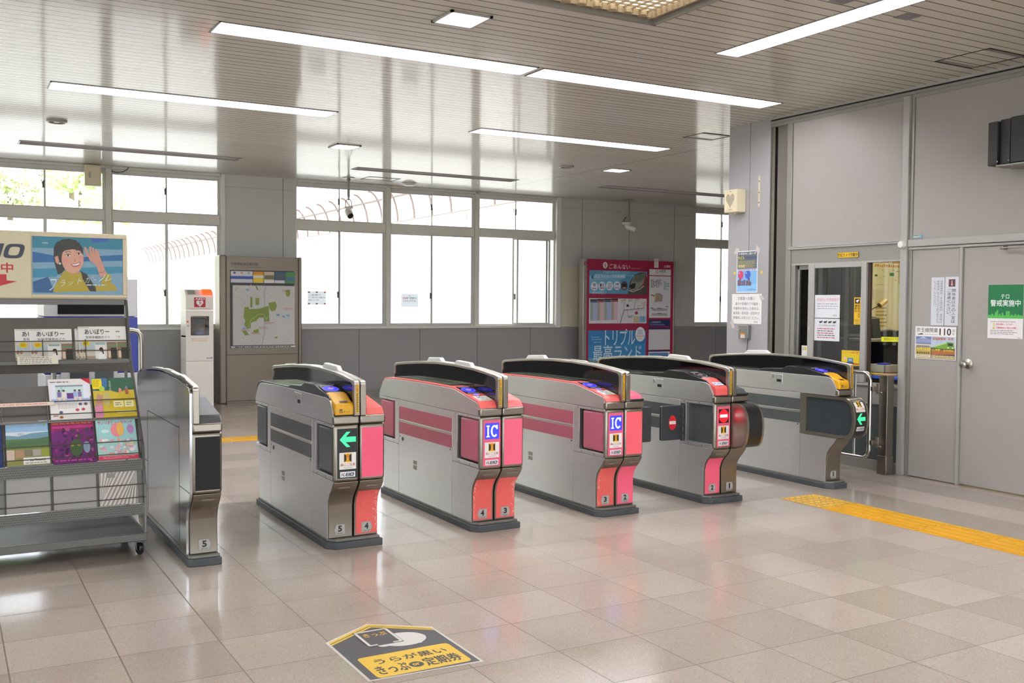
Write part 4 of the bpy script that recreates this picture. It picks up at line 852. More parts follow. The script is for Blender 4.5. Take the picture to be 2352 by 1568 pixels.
# raised hand with its five fingers, wrist and bracelet
SP([(1500, 960), (1470, 850), (1440, 760), (1340, 680), (1310, 610), (1340, 570), (1400, 560), (1470, 570), (1510, 650), (1545, 740), (1575, 830), (1615, 900), (1600, 930)], 'd29b86')
for pts in (((1320, 620), (1290, 540), (1268, 468)), ((1360, 590), (1350, 510), (1352, 462)), ((1400, 585), (1397, 520), (1393, 482)), ((1440, 590), (1442, 540), (1437, 502)), ((1490, 660), (1475, 590), (1462, 540))): p.line(Q(pts), .0125, 'd29b86')
for pts in (((1335, 610), (1318, 560)), ((1380, 590), (1376, 530)), ((1420, 590), (1420, 540))): p.line(Q(pts), .002, 'b27a68')
p.line(Q([(1480, 890), (1580, 865)]), .003, '8a5a45'); p.ell(SX(880), SZ(880, 725), .006, .007, 'd9d4cf')
[p.text(ch, SX(x0), SZ(x0, y1), SX(x1), SZ(x0, y0), 'e4e8e2', -.008, .35) for ch, x0, y0, x1, y1 in (('フ', 715, 965, 830, 1150), ('ラ', 885, 985, 960, 1090), ('ッ', 1010, 1012, 1085, 1070), ('ト', 1145, 955, 1215, 1060), ('カ', 1265, 950, 1340, 1040), ('ー', 1398, 990, 1445, 1000), ('ル', 1478, 915, 1685, 1020))]
p.ring(SX(862), SZ(862, 925), .0085, .0075, .0022, 'e4e8e2'); p.line(Q([(1365, 955), (1378, 975)]), .002, 'e4e8e2'); p.line(Q([(1385, 948), (1398, 968)]), .002, 'e4e8e2'); p.lines(SX(1290), SZ(1450, 1100), SX(1600), SZ(1450, 1065), 1, 'c9d3d6', .5, .05); logo(p, SX(605), SZ(650, 412), SX(710), SZ(650, 382), None, 'dfe6ea', 'dfe6ea'); p.build('picture', hd)

# ---- leaflets in the rack
def leaflet(name, label, x0, x1, z0, z1, draw, base='e6e3de', off=0., cat='brochure', group=None):
    y0, y1 = py(z0)+off, py(z1)+off; L = math.hypot(y1-y0, z1-z0)
    return paper(name, label, cat, (x0, y0, z0), (1, 0, 0), (0, y1-y0, z1-z0), x1-x0, L, draw, base, .006, group)
def mag(p, w, h):
    p.rect(.0, 0, w, .58*h, 'cfc8bb'); p.rect(0, 0, w, .1*h, 'a39282'); p.rect(.04*w, .3*h, .42*w, .5*h, 'b5c2c8'); p.rect(.42*w, .02*h, .72*w, .5*h, 'e3e0da'); p.rect(.74*w, 0, w, .52*h, '8c7460')
    p.rect(.84*w, .0, w, .34*h, '3d3a36'); p.rect(.76*w, .04*h, .83*w, .26*h, 'd8c2a8'); p.rect(.75*w, .38*h, .99*w, .44*h, '6f8f6a'); p.rect(.44*w, .44*h, .7*w, .5*h, '8fb1b4')
    p.ell(.58*w, .3*h, .05*w, .06*h, '2b221e'); p.ell(.58*w, .25*h, .03*w, .04*h, 'd9ab90'); p.poly([(.48*w, 0), (.52*w, .18*h), (.58*w, .21*h), (.65*w, .18*h), (.69*w, 0)], 'eeeeec'); p.line([(.61*w, .3*h), (.63*w, .15*h)], .03*w, '2b221e')
    for x in (.06, .14): p.ell(x*w, .26*h, .035*w, .06*h, 'a57f62'); p.rect(x*w-.02*w, .05*h, x*w+.025*w, .2*h, 'd9cdbb')
    p.ell(.19*w, .48*h, .095*w, .085*h, 'e8c51e'); p.lines(.13*w, .44*h, .25*w, .52*h, 3, '8a6d10')
    p.rect(0, .6*h, w, h, 'eceae6'); p.text('あいぼりー', .17*w, .76*h, .83*w, .92*h, '1c1a1a', .02); p.text('吉祥寺雑貨めぐり', .19*w, .63*h, .83*w, .71*h, '3a3735', .005); p.lines(.02*w, .95*h, .3*w, .985*h, 1, '8b8787')
G = 'magazines on the top shelf of the rack'
for x0, x1, off, lab in ((.369, .596, .016, 'white cover magazine, leftmost on the top shelf, half hidden behind the next copy'), (.444, .672, .004, 'white cover magazine fully shown on the top shelf, left pair front copy'), (.69, .905, .018, 'white cover magazine mostly hidden behind the right front copy on the top shelf'), (.708, .918, .004, 'white cover magazine fully shown on the top shelf, right of the wire divider'), (.765, .978, .014, 'white cover magazine at the right end of the top shelf, tilted behind its neighbour')):
    leaflet('magazine', lab, x0, x1, 1.092, 1.272+(.013 if x0 > .7 else 0), mag, 'e9e7e3', off, 'magazine', G)
def b_white(p, w, h):
    p.rect(.05*w, .42*h, .95*w, .86*h, 'dfe3ee'); p.rect(.16*w, .45*h, .82*w, .83*h, 'c6dcd8'); p.rect(.16*w, .8*h, .82*w, .84*h, '8f979e'); p.rect(.28*w, .58*h, .33*w, .8*h, 'a9c8c0'); p.rect(.42*w, .5*h, .58*w, .64*h, '6a3f86'); p.rect(.05*w, .42*h, .95*w, .5*h, 'aab4d6')
    for x, c in ((.24, '7d6aa6'), (.35, 'e6ddd4'), (.62, '9eb0d8'), (.73, '8a73b0')): p.ell(x*w, .7*h, .03*w, .025*h, '4c3a34'); p.rect((x-.045)*w, .54*h, (x+.045)*w, .67*h, c); p.rect((x-.03)*w, .44*h, (x+.03)*w, .54*h, 'e2c8b8')
    p.poly([(.78*w, h), (w, h), (w, .85*h)], 'c3263a'); p.lines(.04*w, .9*h, .5*w, .95*h, 1, '6a6a7a', .5); p.lines(.18*w, .26*h, .66*w, .4*h, 5, 'a59f9f', .35, .1, 3)
    for x, y, c in ((.25, .17, '55607c'), (.72, .36, '6a5f72'), (.85, .36, '6a5f72'), (.64, .22, 'b8485a'), (.78, .23, 'b8485a'), (.25, .05, 'b06a3c')): p.ell(x*w, y*h, .045*w, .035*h, c)
    p.rect(.06*w, .08*h, .18*w, .1*h, 'a03040'); p.rect(.34*w, .16*h, .38*w, .18*h, 'aaa')if 0 else None
leaflet('brochure', 'white brochure with a drawn train scene and red corner, second row', .527, .748, .772, .986, b_white, 'e4dfdc')
def b_yel(p, w, h):
    p.rect(0, 0, w, h, 'c9b23a'); p.rect(0, .68*h, w, h, '2f5b48'); p.poly([(.05*w, .68*h), (.2*w, .78*h), (.36*w, .66*h), (.36*w, h), (0, h), (0, .7*h)], '3f6fa0'); p.poly([(.3*w, .72*h), (.6*w, .62*h), (w, .74*h), (w, h), (.5*w, h)], '35604a')
    p.rrect(0, .72*h, .23*w, .985*h, .02*w, 'e9d21e'); p.ell(.22*w, .72*h, .07*w, .07*h, 'a9bf4a'); p.lines(.02*w, .77*h, .2*w, .95*h, 6, '9a8d20', .3)
    p.vtext('なつのおでかけ', .40*w, .66*h, .45*w, .93*h, 'e7ece4'); p.poly([(0, .25*h), (.1*w, .6*h), (.22*w, .55*h), (.2*w, 0), (0, 0)], 'b98d78'); p.poly([(0, 0), (.02*w, .28*h), (.17*w, .3*h), (.2*w, 0)], 'cf86a4'); p.ell(.31*w, .46*h, .08*w, .18*h, 'b7ae6c')
    p.poly([(.34*w, 0), (.42*w, .4*h), (.6*w, .56*h), (w, .56*h), (w, 0)], 'c6ae2a'); p.rect(.46*w, .24*h, .7*w, .4*h, 'e2dba8'); p.rect(.73*w, .24*h, .95*w, .4*h, 'e2dba8'); p.lines(.5*w, .27*h, .66*w, .37*h, 2, '8e855a'); p.lines(.77*w, .27*h, .91*w, .37*h, 2, '8e855a'); p.rect(.52*w, .08*h, .95*w, .14*h, 'ddd58c')
    p.ell(.66*w, .66*h, .035*w, .07*h, 'd9876f'); p.rect(.78*w, .56*h, .86*w, .72*h, 'a8623e'); p.ell(.82*w, .74*h, .03*w, .03*h, '6b84a8')
leaflet('brochure', 'yellow and green illustrated brochure at the right end of the second row', .76, .985, .772, .984, b_yel, 'c9b23a')
def b_land(p, w, h):
    p.rect(0, .62*h, w, h, '8fb0cf'); p.rect(0, .62*h, w, .8*h, 'cdd6db'); p.poly([(0, .62*h), (0, .73*h), (.3*w, .7*h), (.6*w, .76*h), (w, .78*h), (w, .62*h)], '6e93a4'); p.rect(0, .38*h, w, .63*h, '5d7a44'); p.poly([(0, .56*h), (.5*w, .6*h), (w, .66*h), (w, .5*h), (0, .47*h)], '4f6f52'); p.rect(0, 0, w, .4*h, '8c8a52')
    p.rect(0, .14*h, .18*w, .38*h, 'c7b2a2'); p.rect(.2*w, .2*h, .4*w, .37*h, 'a9846b'); p.rect(.42*w, .22*h, .6*w, .37*h, '7d7460'); p.rect(.61*w, .22*h, .8*w, .37*h, 'a59d94'); p.rect(.82*w, .2*h, w, .38*h, '8f9a3e'); p.rect(.38*w, .03*h, w, .19*h, 'e8e5de'); p.text('Mt.TAKAO', .54*w, .1*h, .9*w, .155*h, '3a3a38', .02); p.lines(.42*w, .045*h, .96*w, .08*h, 1, '6d6a66'); p.text('高尾山', .28*w, .72*h, .42*w, .775*h, '6c7680'); p.ell(.91*w, .95*h, .02*w, .03*h, '8dbb4a')
leaflet('brochure', 'landscape brochure of green hills under blue sky, third row', .297, .508, .545, .76, b_land, '8fb0cf')
def b_hall(p, w, h):
    p.rect(0, 0, w, h, '6b2a6c'); p.rect(0, .8*h, w, h, '8a2a58'); p.rect(.03*w, .84*h, .97*w, .9*h, 'b0347c'); rg = random.Random(5); p.lines(.03*w, .93*h, .95*w, .99*h, 1, 'c26a3a', .6, 0)
    for i in range(60):
        p.ell(rg.uniform(.03, .97)*w, rg.uniform(.04, .82)*h, rg.uniform(.02, .06)*w, rg.uniform(.02, .06)*h, rg.choice(['3a1f4a', '8e2f6f', '4c2a58', 'a0507a', '54303a', '3f4a3a']))
    p.ell(.56*w, .36*h, .15*w, .2*h, '3f5a34'); 
    for x in (.47, .62): p.ell(x*w, .42*h, .035*w, .03*h, 'b58a3a')
    p.ell(.8*w, .36*h, .08*w, .14*h, '7f93a6'); p.lines(.06*w, .03*h, .9*w, .1*h, 1, 'b04a8e', .5, 0, 7)
leaflet('brochure', 'purple and magenta party themed brochure in the middle of the third row', .522, .743, .545, .758, b_hall, '6b2a6c')
def b_past(p, w, h):
    p.rect(0, 0, w, h, 'a8cfc8'); p.rect(0, .4*h, w, h, '9fcfd0'); p.text('サンリオピューロランド', .05*w, .87*h, .93*w, .95*h, 'cf3c63', .03); p.ell(.52*w, .72*h, .16*w, .17*h, 'e58a92'); p.ell(.6*w, .74*h, .09*w, .17*h, 'e9b45e'); p.ell(.86*w, .73*h, .09*w, .12*h, 'b587b8'); p.ell(.22*w, .7*h, .1*w, .04*h, 'cfe6e2')
    rg = random.Random(9)
    for i in range(46): p.ell(rg.uniform(.04, .96)*w, rg.uniform(.14, .5)*h, rg.uniform(.03, .07)*w, rg.uniform(.02, .05)*h, rg.choice(['e3b7bc', 'e6d6a6', 'cdd9e6', 'dba38c', 'f0e4e0', 'a8c9a4', 'cf9fbb']))
    p.rect(0, 0, w, .1*h, 'd0405a'); p.lines(.1*w, .02*h, .95*w, .09*h, 2, 'e6a0a8', .4)
leaflet('brochure', 'pastel brochure with a balloon picture at the right end of the third row', .755, .968, .548, .762, b_past, 'a8cfc8')
leaflet('brochure', 'dark blue brochure cut off by the left edge, third row', .05, .277, .548, .76, lambda p, w, h: (p.rect(0, 0, w, h, '23366e'), p.rect(.1*w, .6*h, .9*w, .85*h, '4a65a8')), '23366e')
def b_str(p, w, h):
    p.rect(0, 0, w, h, '9f968b')
    for i in range(-9, 12): a = i*.11*w; p.poly([(max(0, min(w, a+x)), y) for x, y in ((0, 0), (.055*w, 0), (.055*w+.5*w, h), (.5*w, h))], 'd2cbc2')
    p.rect(.2*w, .78*h, .42*w, .9*h, '8b8680')
leaflet('display_card', 'striped beige card at the right end of the bottom row', .752, .952, .30, .492, b_str, 'c9c2b8', .008, 'card')
for x0, x1, l in ((.29, .505, 'blank grey card in the bottom row, left of two'), (.52, .738, 'blank grey card in the bottom row, beside the striped card')):
    leaflet('display_card', l, x0, x1, .30, .486, lambda p, w, h: (p.ell(.3*w, .3*h, .12*w, .12*h, '8d8a84'), p.ell(.3*w, .3*h, .11*w, .11*h, '97948e')), '97948e', .008, 'card')
leaflet('notice_strip', 'small white printed card hanging over the top shelf edge', .375, .589, 1.073, 1.116, lambda p, w, h: p.lines(.06*w, .05*h, .94*w, .95*h, 4, '7e7a76', .35, .2, 2), 'e2dccb', -.022, 'notice')
leaflet('notice_strip', 'long pale strip with pink print across the second row wire', -.3, .55, .851, .868, lambda p, w, h: p.lines(.02*w, .2*h, .96*w, .8*h, 1, 'd98f7c', .5, .02, 3), 'e0cfc0', -.016, 'notice')

# ---- machine and handrail behind the rack
t = thing('ticket_machine', (.97, 8.3, 0), 'white and blue machine with a dark display standing behind the brochure rack', 'machine'); MBL = mat('machine_blue', '2b3a94', .4, noise=.04); MW = mat('machine_white', 'c9c9cb', .4, noise=.03)
q = MB(); q.box(.65, 1.298, 8.0, 8.6, .9, 1.32, MBL); q.build('blue_band', t, bevel=.006); q = MB(); q.box(.65, 1.298, 8.0, 8.6, 0, .898, MW); q.build('lower_body', t, bevel=.006); q = MB(); q.box(.65, 1.298, 8.0, 8.6, 1.322, 1.605, MW); q.build('upper_body', t, bevel=.006)
q = MB(); q.box(.742, 1.2, 7.992, 8.01, 1.34, 1.585, mat('dark_screen', '0c0e0d', .6, spec=.2)); q.build('screen', t, bevel=.003); q = MB(); q.box(1.2, 1.245, 8.1, 8.16, 1.6, 1.628, M_BLACK); q.build('top_knob', t, bevel=.004)
q = MB(); q.box(.76, 1.15, 7.99, 8.005, .75, 1.0, MW); q.build('front_panel', t, bevel=.003); q = MB(); q.box(.82, .95, 7.983, 7.995, .84, .95, M_BLACK); q.box(.99, 1.12, 7.983, 7.995, .8, .95, M_SLATE); q.build('slot', t, bevel=.003)
t = thing('handrail', (.7, 7.32, 0), 'metal pipe handrail behind the brochure rack and leftmost gate', 'handrail'); MHR = mat('handrail_pipe', 'a39e94', .3, .9, noise=.05)
q = MB(); q.tube([(.1, 7.32, 1.238), (1.15, 7.32, 1.238), (1.185, 7.32, 1.23), (1.205, 7.32, 1.2), (1.207, 7.32, 1.15), (1.207, 7.32, 0)], .0185, MHR, 14); q.build('pipe', t)
for x in (.1, .65): q = MB(); q.cyl((x, 7.32, 0), (x, 7.32, 1.238), .0165, MHR, 12); q.build('post', t)
q = MB(); q.tube([(.1, 7.32, .62), (1.2, 7.32, .62)], .012, MHR, 10); q.build('rail', t)

# ================================================================== AED CABINET
ay = 13.75; ax0, ax1 = 2.842, 3.205
t = thing('aed_cabinet', ((ax0+ax1)/2, ay+.17, 0), 'slim white defibrillator cabinet with AED heart sign and red lamp', 'defibrillator cabinet'); MA = mat('aed_white', 'efeae0', .4, noise=.02)
q = MB(); q.box(ax0, ax1, ay, ay+.34, 0, .638, MA); q.build('lower_body', t, bevel=.004)
q = MB(); wx0, wx1, wz0, wz1 = ax0+.062, ax1-.058, .985, 1.243
for r in ((ax0, wx0, .642, 1.318), (wx1, ax1, .642, 1.318), (wx0, wx1, .642, wz0), (wx0, wx1, wz1, 1.318)): q.box(r[0], r[1], ay, ay+.02, r[2], r[3], MA)
dr = q.build('door', t); g = MB(); g.box(wx0, wx1, ay+.006, ay+.01, wz0, wz1, M_GLASS); g.build('pane', dr, smooth=False)
g = MB(); g.lathe([(0, .008), (.012, .006), (.014, 0)], (ax0+.024, ay, 1.115), M_CHROME, (0, -1, 0), 16); g.build('lock', dr); p = Print((0, ay-.001, 0), *WY); p.rect(ax0+.012, 1.155, ax0+.034, 1.182, 'e2571c'); p.text('緊急時に取出せます', wx0+.01, .93, wx1-.01, .947, 'd89a3e'); p.lines(wx0+.01, .905, wx1-.01, .92, 1, 'e0b67a', .5, .1); p.text('SECOM', ax1-.095, .668, ax1-.018, .686, '3b4c8c', .02); p.build('lettering', dr)
q = MB(); q.box(ax0, ax1, ay+.3, ay+.34, .642, 1.318, MA); q.box(ax0, ax0+.016, ay+.02, ay+.3, .642, 1.318, MA); q.box(ax1-.016, ax1, ay+.02, ay+.3, .642, 1.318, MA); q.box(ax0, ax1, ay+.02, ay+.3, .96, .98, MA); q.build('cabinet_shell', t)
q = MB(); q.prism([(ay, 1.322), (ay, 1.525), (ay+.08, 1.6), (ay+.34, 1.6), (ay+.34, 1.322)], 'x', ax0, ax1, MA); hd = q.build('head', t, bevel=.004)
q = MB(); q.prism([(ay-.012, 1.53), (ay+.05, 1.588), (ay+.07, 1.612), (ay+.03, 1.6), (ay-.014, 1.555)], 'x', ax1-.145, ax1-.02, mat('aed_lamp', 'ff3b18', .3, emit=1.6)); q.build('warning_lamp', hd, bevel=.004)
p = Print(fn=lambda u, v, n: (u, ay+.08*v-n*.68-.001, 1.525+.075*v+n*.73)); p.rect(ax0+.03, .15, ax0+.13, .9, 'a7a8a2'); p.build('speaker_grille', hd)
p = Print((0, ay-.0005, 0), *WY); a0 = ax0+.108; p.rect(a0, 1.365, a0+.15, 1.495, 'b8203c'); p.text('AED', a0+.01, 1.462, a0+.14, 1.49, 'f0e8e8', .03)
hc, hz = a0+.075, 1.418; p.poly([(hc+.048*math.sin(R(k))**3, hz+.0032*(13*math.cos(R(k))-5*math.cos(R(2*k))-2*math.cos(R(3*k))-math.cos(R(4*k)))) for k in range(0, 360, 12)], 'f0e8e8'); p.poly([(hc+.012, hz+.03), (hc-.008, hz), (hc+.004, hz), (hc-.006, hz-.028), (hc+.018, hz+.006), (hc+.006, hz+.006)], 'b8203c'); p.text('自動体外式除細動器', ax0+.045, 1.338, ax1-.045, 1.352, 'cf8f88'); p.build('sign', hd)
t = thing('defibrillator_case', ((wx0+wx1)/2, ay+.1, .98), 'black carry case with orange trim behind the cabinet window', 'case'); q = MB(); q.box(wx0+.02, wx1-.02, ay+.05, ay+.17, .981, 1.22, M_BLACK); q.build('body', t, bevel=.02, seg=3)
q = MB()
for x in (wx0+.03, wx1-.045): q.tube([(x, ay+.046, .99), (x-.006, ay+.044, 1.1), (x+.004, ay+.046, 1.215)], .005, mat('case_orange', 'c9562a', .5, noise=.05), 8)
q.build('trim', t); p = Print((0, ay+.0485, 0), *WY); p.text('AED', wx0+.07, 1.1, wx1-.07, 1.14, '8d7420', .02); p.lines(wx0+.06, 1.06, wx1-.06, 1.095, 2, '7a6418', .5, .1); p.rect(wx0+.07, .995, wx1-.07, 1.03, '6c6fb0'); p.build('label', t)

# ================================================================== AREA MAP BOARD
my = 14.2; t = thing('area_map_board', (3.98, 14.32, 0), 'bronze standing board with a green area map between the windows', 'map board')
q = MB(); q.box(3.49, 4.53, my, my+.26, .0, 2.08, M_MAPF); q.build('body', t, bevel=.003)
for a, b in ((3.392, 3.487), (4.533, 4.578)): q = MB(); q.box(a, b, my-.02, my+.28, 0, 2.095, M_MAPF); q.build('side_post', t, bevel=.018, seg=3)
q = MB(); q.box(3.488, 4.532, my-.004, my, .686, .692, M_DARK); q.box(3.488, 4.532, my-.004, my, .03, .036, M_DARK); q.box(3.486, 3.491, my-.004, my, .03, 2.08, M_DARK); q.box(4.529, 4.534, my-.004, my, .03, 2.08, M_DARK); q.build('joint', t, smooth=False)
q = MB(); q.box(3.542, 4.464, my-.012, my, .782, 1.888, mat('map_frame_dark', '3b3e40', .4)); fr = q.build('map_frame', t, bevel=.003, seg=1)
p = Print((0, my-.0015, 0), *WY); p.text('多摩境駅周辺案内図', 3.553, 1.955, 3.938, 1.994, '3d372f', .015); p.text('Tamasakai Station Area Information', 3.553, 1.925, 3.99, 1.945, '5a5248'); p.build('lettering', t)
p = Print((0, my-.0125, 0), *WY); E = lambda x, z: (3.5+(x-80)*.001629*1.0, 2.08-(z-110)*.001586)
def er(x0, y0, x1, y1, c): a, b = E(x0, y1); d, e = E(x1, y0); p.rect(a, b, d, e, c)
for x0, x1, c in ((110, 300, 'c9cbd2'), (305, 395, 'd9c23c'), (400, 490, 'c9b49a'), (494, 586, '3c5f86'), (590, 680, '4d8a4c')): er(x0, 240, x1, 342, c)
er(110, 284, 300, 310, '3b55a8'); er(305, 240, 395, 268, 'd08e28'); er(305, 278, 395, 296, 'd6dbe2'); er(400, 316, 490, 342, 'dcdad4'); er(494, 316, 586, 342, 'd0d2d4'); er(405, 272, 488, 308, '6b7050'); er(505, 258, 580, 310, '5a5f66'); er(600, 285, 674, 320, '4a6f9a')
for x, c in ((142, '4a4f7a'), (205, 'c8824a'), (265, '9aa0a6')): a, b = E(x, 255); p.ell(a, b, .018, .014, c)
er(126, 366, 676, 902, 'c3c3bf'); er(110, 910, 680, 926, 'd0d0cc')
a, b = E(112, 926); d, e = E(676, 910); p.lines(a+.05, b, d-.05, e, 1, '55564f', .6, .05, 8)
rg = random.Random(21)
for k in range(170):
    x = rg.uniform(130, 670); y = rg.uniform(372, 895); 
    if x > 330 and y > 640 and rg.random() < .75: continue
    a, b = E(x, y); ang = rg.choice([.1, .9, -.7, 1.4]); L = rg.uniform(.01, .05); p.line([(a, b), (a+L*math.cos(ang), b+L*math.sin(ang)*.8)], rg.uniform(.002, .007), rg.choice(['c9a8a4', 'b98d8c', 'd4c6c0', 'a9a7a2', 'b3aca4', 'cdb9b2']))
MG = '7f9440'
for pts in ([(228, 560), (262, 560), (270, 578), (350, 575), (440, 548), (448, 690), (400, 690), (395, 655), (355, 655), (330, 685), (285, 700), (280, 750), (250, 755), (225, 720), (235, 680), (218, 650)], [(278, 470), (298, 470), (296, 565), (278, 560)], [(322, 475), (358, 478), (355, 535), (325, 540)], [(440, 520), (500, 510), (515, 545), (500, 590), (465, 598), (445, 570)], [(590, 410), (625, 395), (637, 430), (625, 465), (598, 455)], [(322, 368), (338, 370), (350, 405), (340, 412)], [(208, 775), (240, 770), (268, 810), (230, 812)], [(302, 770), (350, 755), (355, 790), (310, 795)], [(132, 392), (150, 405), (168, 395), (152, 412)], [(495, 828), (520, 828), (520, 842), (495, 842)]): p.poly([E(*q) for q in pts], MG)
p.line([E(*q) for q in ((265, 740), (285, 670), (330, 640), (360, 620), (395, 625), (420, 670), (440, 640))], .006, 'b9c48a'); p.line([E(*q) for q in ((415, 370), (402, 440), (402, 640), (402, 800), (380, 900))], .007, '8a8c8c'); p.line([E(*q) for q in ((402, 800), (360, 860), (310, 900))], .004, '9a9a98'); p.line([E(*q) for q in ((560, 890), (620, 860), (670, 785))], .004, 'a5a5a2')
for x, y, c in ((525, 630, '6f9fc4'), (575, 645, '6f9fc4'), (615, 635, '6f9fc4'), (225, 750, '7fa5cc'), (255, 405, '7fa5cc')): a, b = E(x, y); p.ell(a, b, .026, .016, c)
for x, y in ((620, 575), (450, 705), (330, 795), (240, 765), (395, 745), (605, 410)): a, b = E(x, y); p.lines(a-.07, b-.016, a+.07, b+.016, 2, 'b6606a', .4, .3, x)
p.build('map_sheet', fr)

# ================================================================== RED INFORMATION BOARD
iy = 14.3; RED = 'a02546'; t = thing('information_board', (10.57, 14.36, 0), 'crimson standing information board with posters and timetable', 'information board')
q = MB(); q.box(9.662, 11.556, iy, iy+.12, 0, 2.224, mat('crimson_board', RED, .4, noise=.02)); bd = q.build('panel', t, bevel=.003)
q = MB(); q.box(9.585, 9.662, iy-.01, iy+.13, 0, 2.23, mat('board_edge', 'a8a29a', .35, .6, noise=.05)); ed = q.build('side_post', t, bevel=.01, seg=3); q = MB(); q.box(11.556, 11.585, iy-.01, iy+.13, 0, 2.226, mat('board_edge')); q.build('side_post', t, bevel=.008, seg=2)
p = Print((0, iy-.0105, 0), *WY); p.ell(9.622, 2.14, .03, .033, 'a8304c'); p.text('i', 9.617, 2.12, 9.627, 2.16, 'e8dcdc', .03); p.vtext('Train Departures & Route Map'.replace(' ', ' '), 9.612, 1.02, 9.632, 2.03, 'a8505f'); p.build('lettering', ed)
I = lambda x, y: (9.662+(x-105)*.0016387, 2.224-(y-75-(x-105)*.0345)*.001598)
p = Print((0, iy-.0005, 0), *WY)
def ir(x0, y0, x1, y1, c): a, b = I(x0, y1); d, _ = I(x1, y1); _, e = I(x0, y0); p.rect(a, b, d, e, c)
a, b = I(337, 147); p.ell(a, b, .049, .056, 'e9dfe0'); p.text('i', a-.009, b-.035, a+.009, b+.036, RED, .06)
a, b = I(390, 185); p.text('ごあんない', a, b, I(662, 0)[0], b+.085, 'eee2e4', .02); a, b = I(680, 190); p.text('Information', a, b, I(806, 0)[0], b+.025, 'cf9aa6')
ir(915, 60, 919, 1520, '8a1f3c'); ir(990, 78, 1048, 180, 'e2dcd8'); a, b = I(1020, 120)
for k in range(3): p.ring(a, b-.01, .014+.014*k, .014+.014*k, .006, 'c04a50', a0=45, a1=135)
p.lines(a-.025, b-.07, a+.025, b-.03, 2, 'b9a9a4'); a, b = I(1130, 175); logo(p, a-.02, b-.02, a+.15, b+.045, None, 'f0e8ea', 'f0e8ea')
# express poster
x0, z1 = I(135, 198); x1, z0 = I(893, 475); p.rect(x0, z0, x1, z1, '5b9cc4'); p.poly([(x0, z0), (x0, z1-.1), (x0+.5, z1), (x0+.9, z1), (x0+.3, z0)], '6fb0d2'); p.poly([(x0, z0+.2), (x0+.8, z0+.32), (x1, z0+.28), (x1, z0+.34), (x0, z0+.3)], '86bcd8')
p.poly([I(*q) for q in ((640, 440), (660, 340), (720, 260), (800, 230), (870, 235), (893, 300), (893, 478), (640, 478))], '55514a'); p.poly([I(*q) for q in ((655, 400), (690, 320), (720, 268), (860, 238), (868, 300), (840, 370), (760, 420), (680, 435))], '8f9488'); p.poly([I(*q) for q in ((700, 330), (735, 262), (855, 242), (860, 290), (800, 340))], '6a7468'); p.poly([I(*q) for q in ((650, 380), (700, 350), (740, 350), (730, 405), (680, 415))], '23282a'); p.poly([I(*q) for q in ((810, 395), (850, 340), (872, 250), (878, 300), (850, 380))], 'b0243c'); p.line([I(*q) for q in ((645, 425), (700, 445), (800, 415), (850, 380))], .016, 'c9c2b2')
a, b = I(205, 278); p.text('京王ライナーで快適通勤', a, b, I(600, 0)[0], b+.06, 'dff0f8', .02); a, b = I(310, 228); p.text('特別車両でゆったり', a, b, I(515, 0)[0], b+.035, 'b9dcea'); p.poly([I(*q) for q in ((165, 260), (190, 252), (178, 272), (192, 292), (168, 290))], '3a3a52'); a, b = I(160, 455); p.text('1席410円', a, b, I(300, 0)[0], b+.045, 'cfe6f2', .01); p.text('から', I(305, 0)[0], b, I(345, 0)[0], b+.03, 'cfe6f2')
for k, x in enumerate((200, 298, 396, 494)):
    a, b = I(x, 372); p.ell(a, b, .075, .078, 'dde9f2')
    if k == 0:
        for j in range(3): p.ring(a, b-.005, .02+.016*j, .02+.016*j, .008, '2c3744', a0=40, a1=140)
        p.ell(a, b, .007, .007, '2c3744')
    elif k == 1: p.rect(a-.045, b-.005, a-.012, b+.04, '2c3744'); p.line([(a-.03, b), (a-.03, b-.03), (a, b-.03), (a+.005, b+.03), (a+.035, b+.03), (a+.035, b-.025)], .008, '2c3744')
    elif k == 2:
        for j in range(3): p.line([(a-.04, b-.015+.025*j), (a-.01, b-.005+.025*j), (a+.015, b-.018+.025*j), (a+.045, b-.008+.025*j)], .007, '2c3744')
    else:
        p.rect(a-.03, b+.022, a+.04, b+.036, '2c3744')
        for j in range(4): p.line([(a-.03+.024*j, b+.012), (a-.045+.03*j, b-.02)], .005, '8d98a4')
    p.lines(a-.045, b-.05, a+.045, b-.028, 1, 'c04a68', .7, .0, k)
a, b = I(588, 375); p.ell(a, b, .073, .08, '5c5348'); p.rect(a-.05, b-.02, a+.05, b+.035, '2c2a28'); p.rect(a-.035, b-.055, a+.035, b-.025, 'c98a84')
# timetable and route map
x0, z1 = I(135, 500); x1, z0 = I(893, 800); p.rect(x0, z0, x1, z1, 'd9dade')
for k, c in enumerate(('38488a', 'b0304c', '38488a', 'b0304c')):
    xa = 150+90*k; ir(xa, 512, xa+88, 530, '23302c'); ir(xa, 532, xa+88, 546, c)
    for j in range(15): ir(xa, 548+13.2*j, xa+36, 559+13.2*j, '8fa39c' if k % 2 == 0 else 'a09a92'); ir(xa+38, 548+13.2*j, xa+88, 559+13.2*j, 'a9b3dc' if k % 2 == 0 else 'dbb3bd')
for pts, c, w in (([(580, 645), (860, 630)], '9a948e', .02), ([(580, 640), (590, 560), (610, 530)], 'a8a39c', .01), ([(725, 635), (740, 530), (830, 520)], 'b3a29a', .014), ([(850, 630), (862, 570), (880, 560)], 'b5a9a2', .014), ([(590, 640), (560, 720), (540, 790)], '8f8c84', .02), ([(630, 640), (645, 720), (720, 710)], 'a39c96', .012), ([(770, 630), (775, 600), (820, 600)], 'a39c96', .008), ([(555, 540), (610, 525)], 'b3aca6', .02)): p.line([I(*q) for q in pts], w, c)
for x, y, c, r in ((637, 595, '3b3a3c', .028), (755, 680, 'b0305c', .034)): a, b = I(x, y); p.ell(a, b, r, r*.85, c)
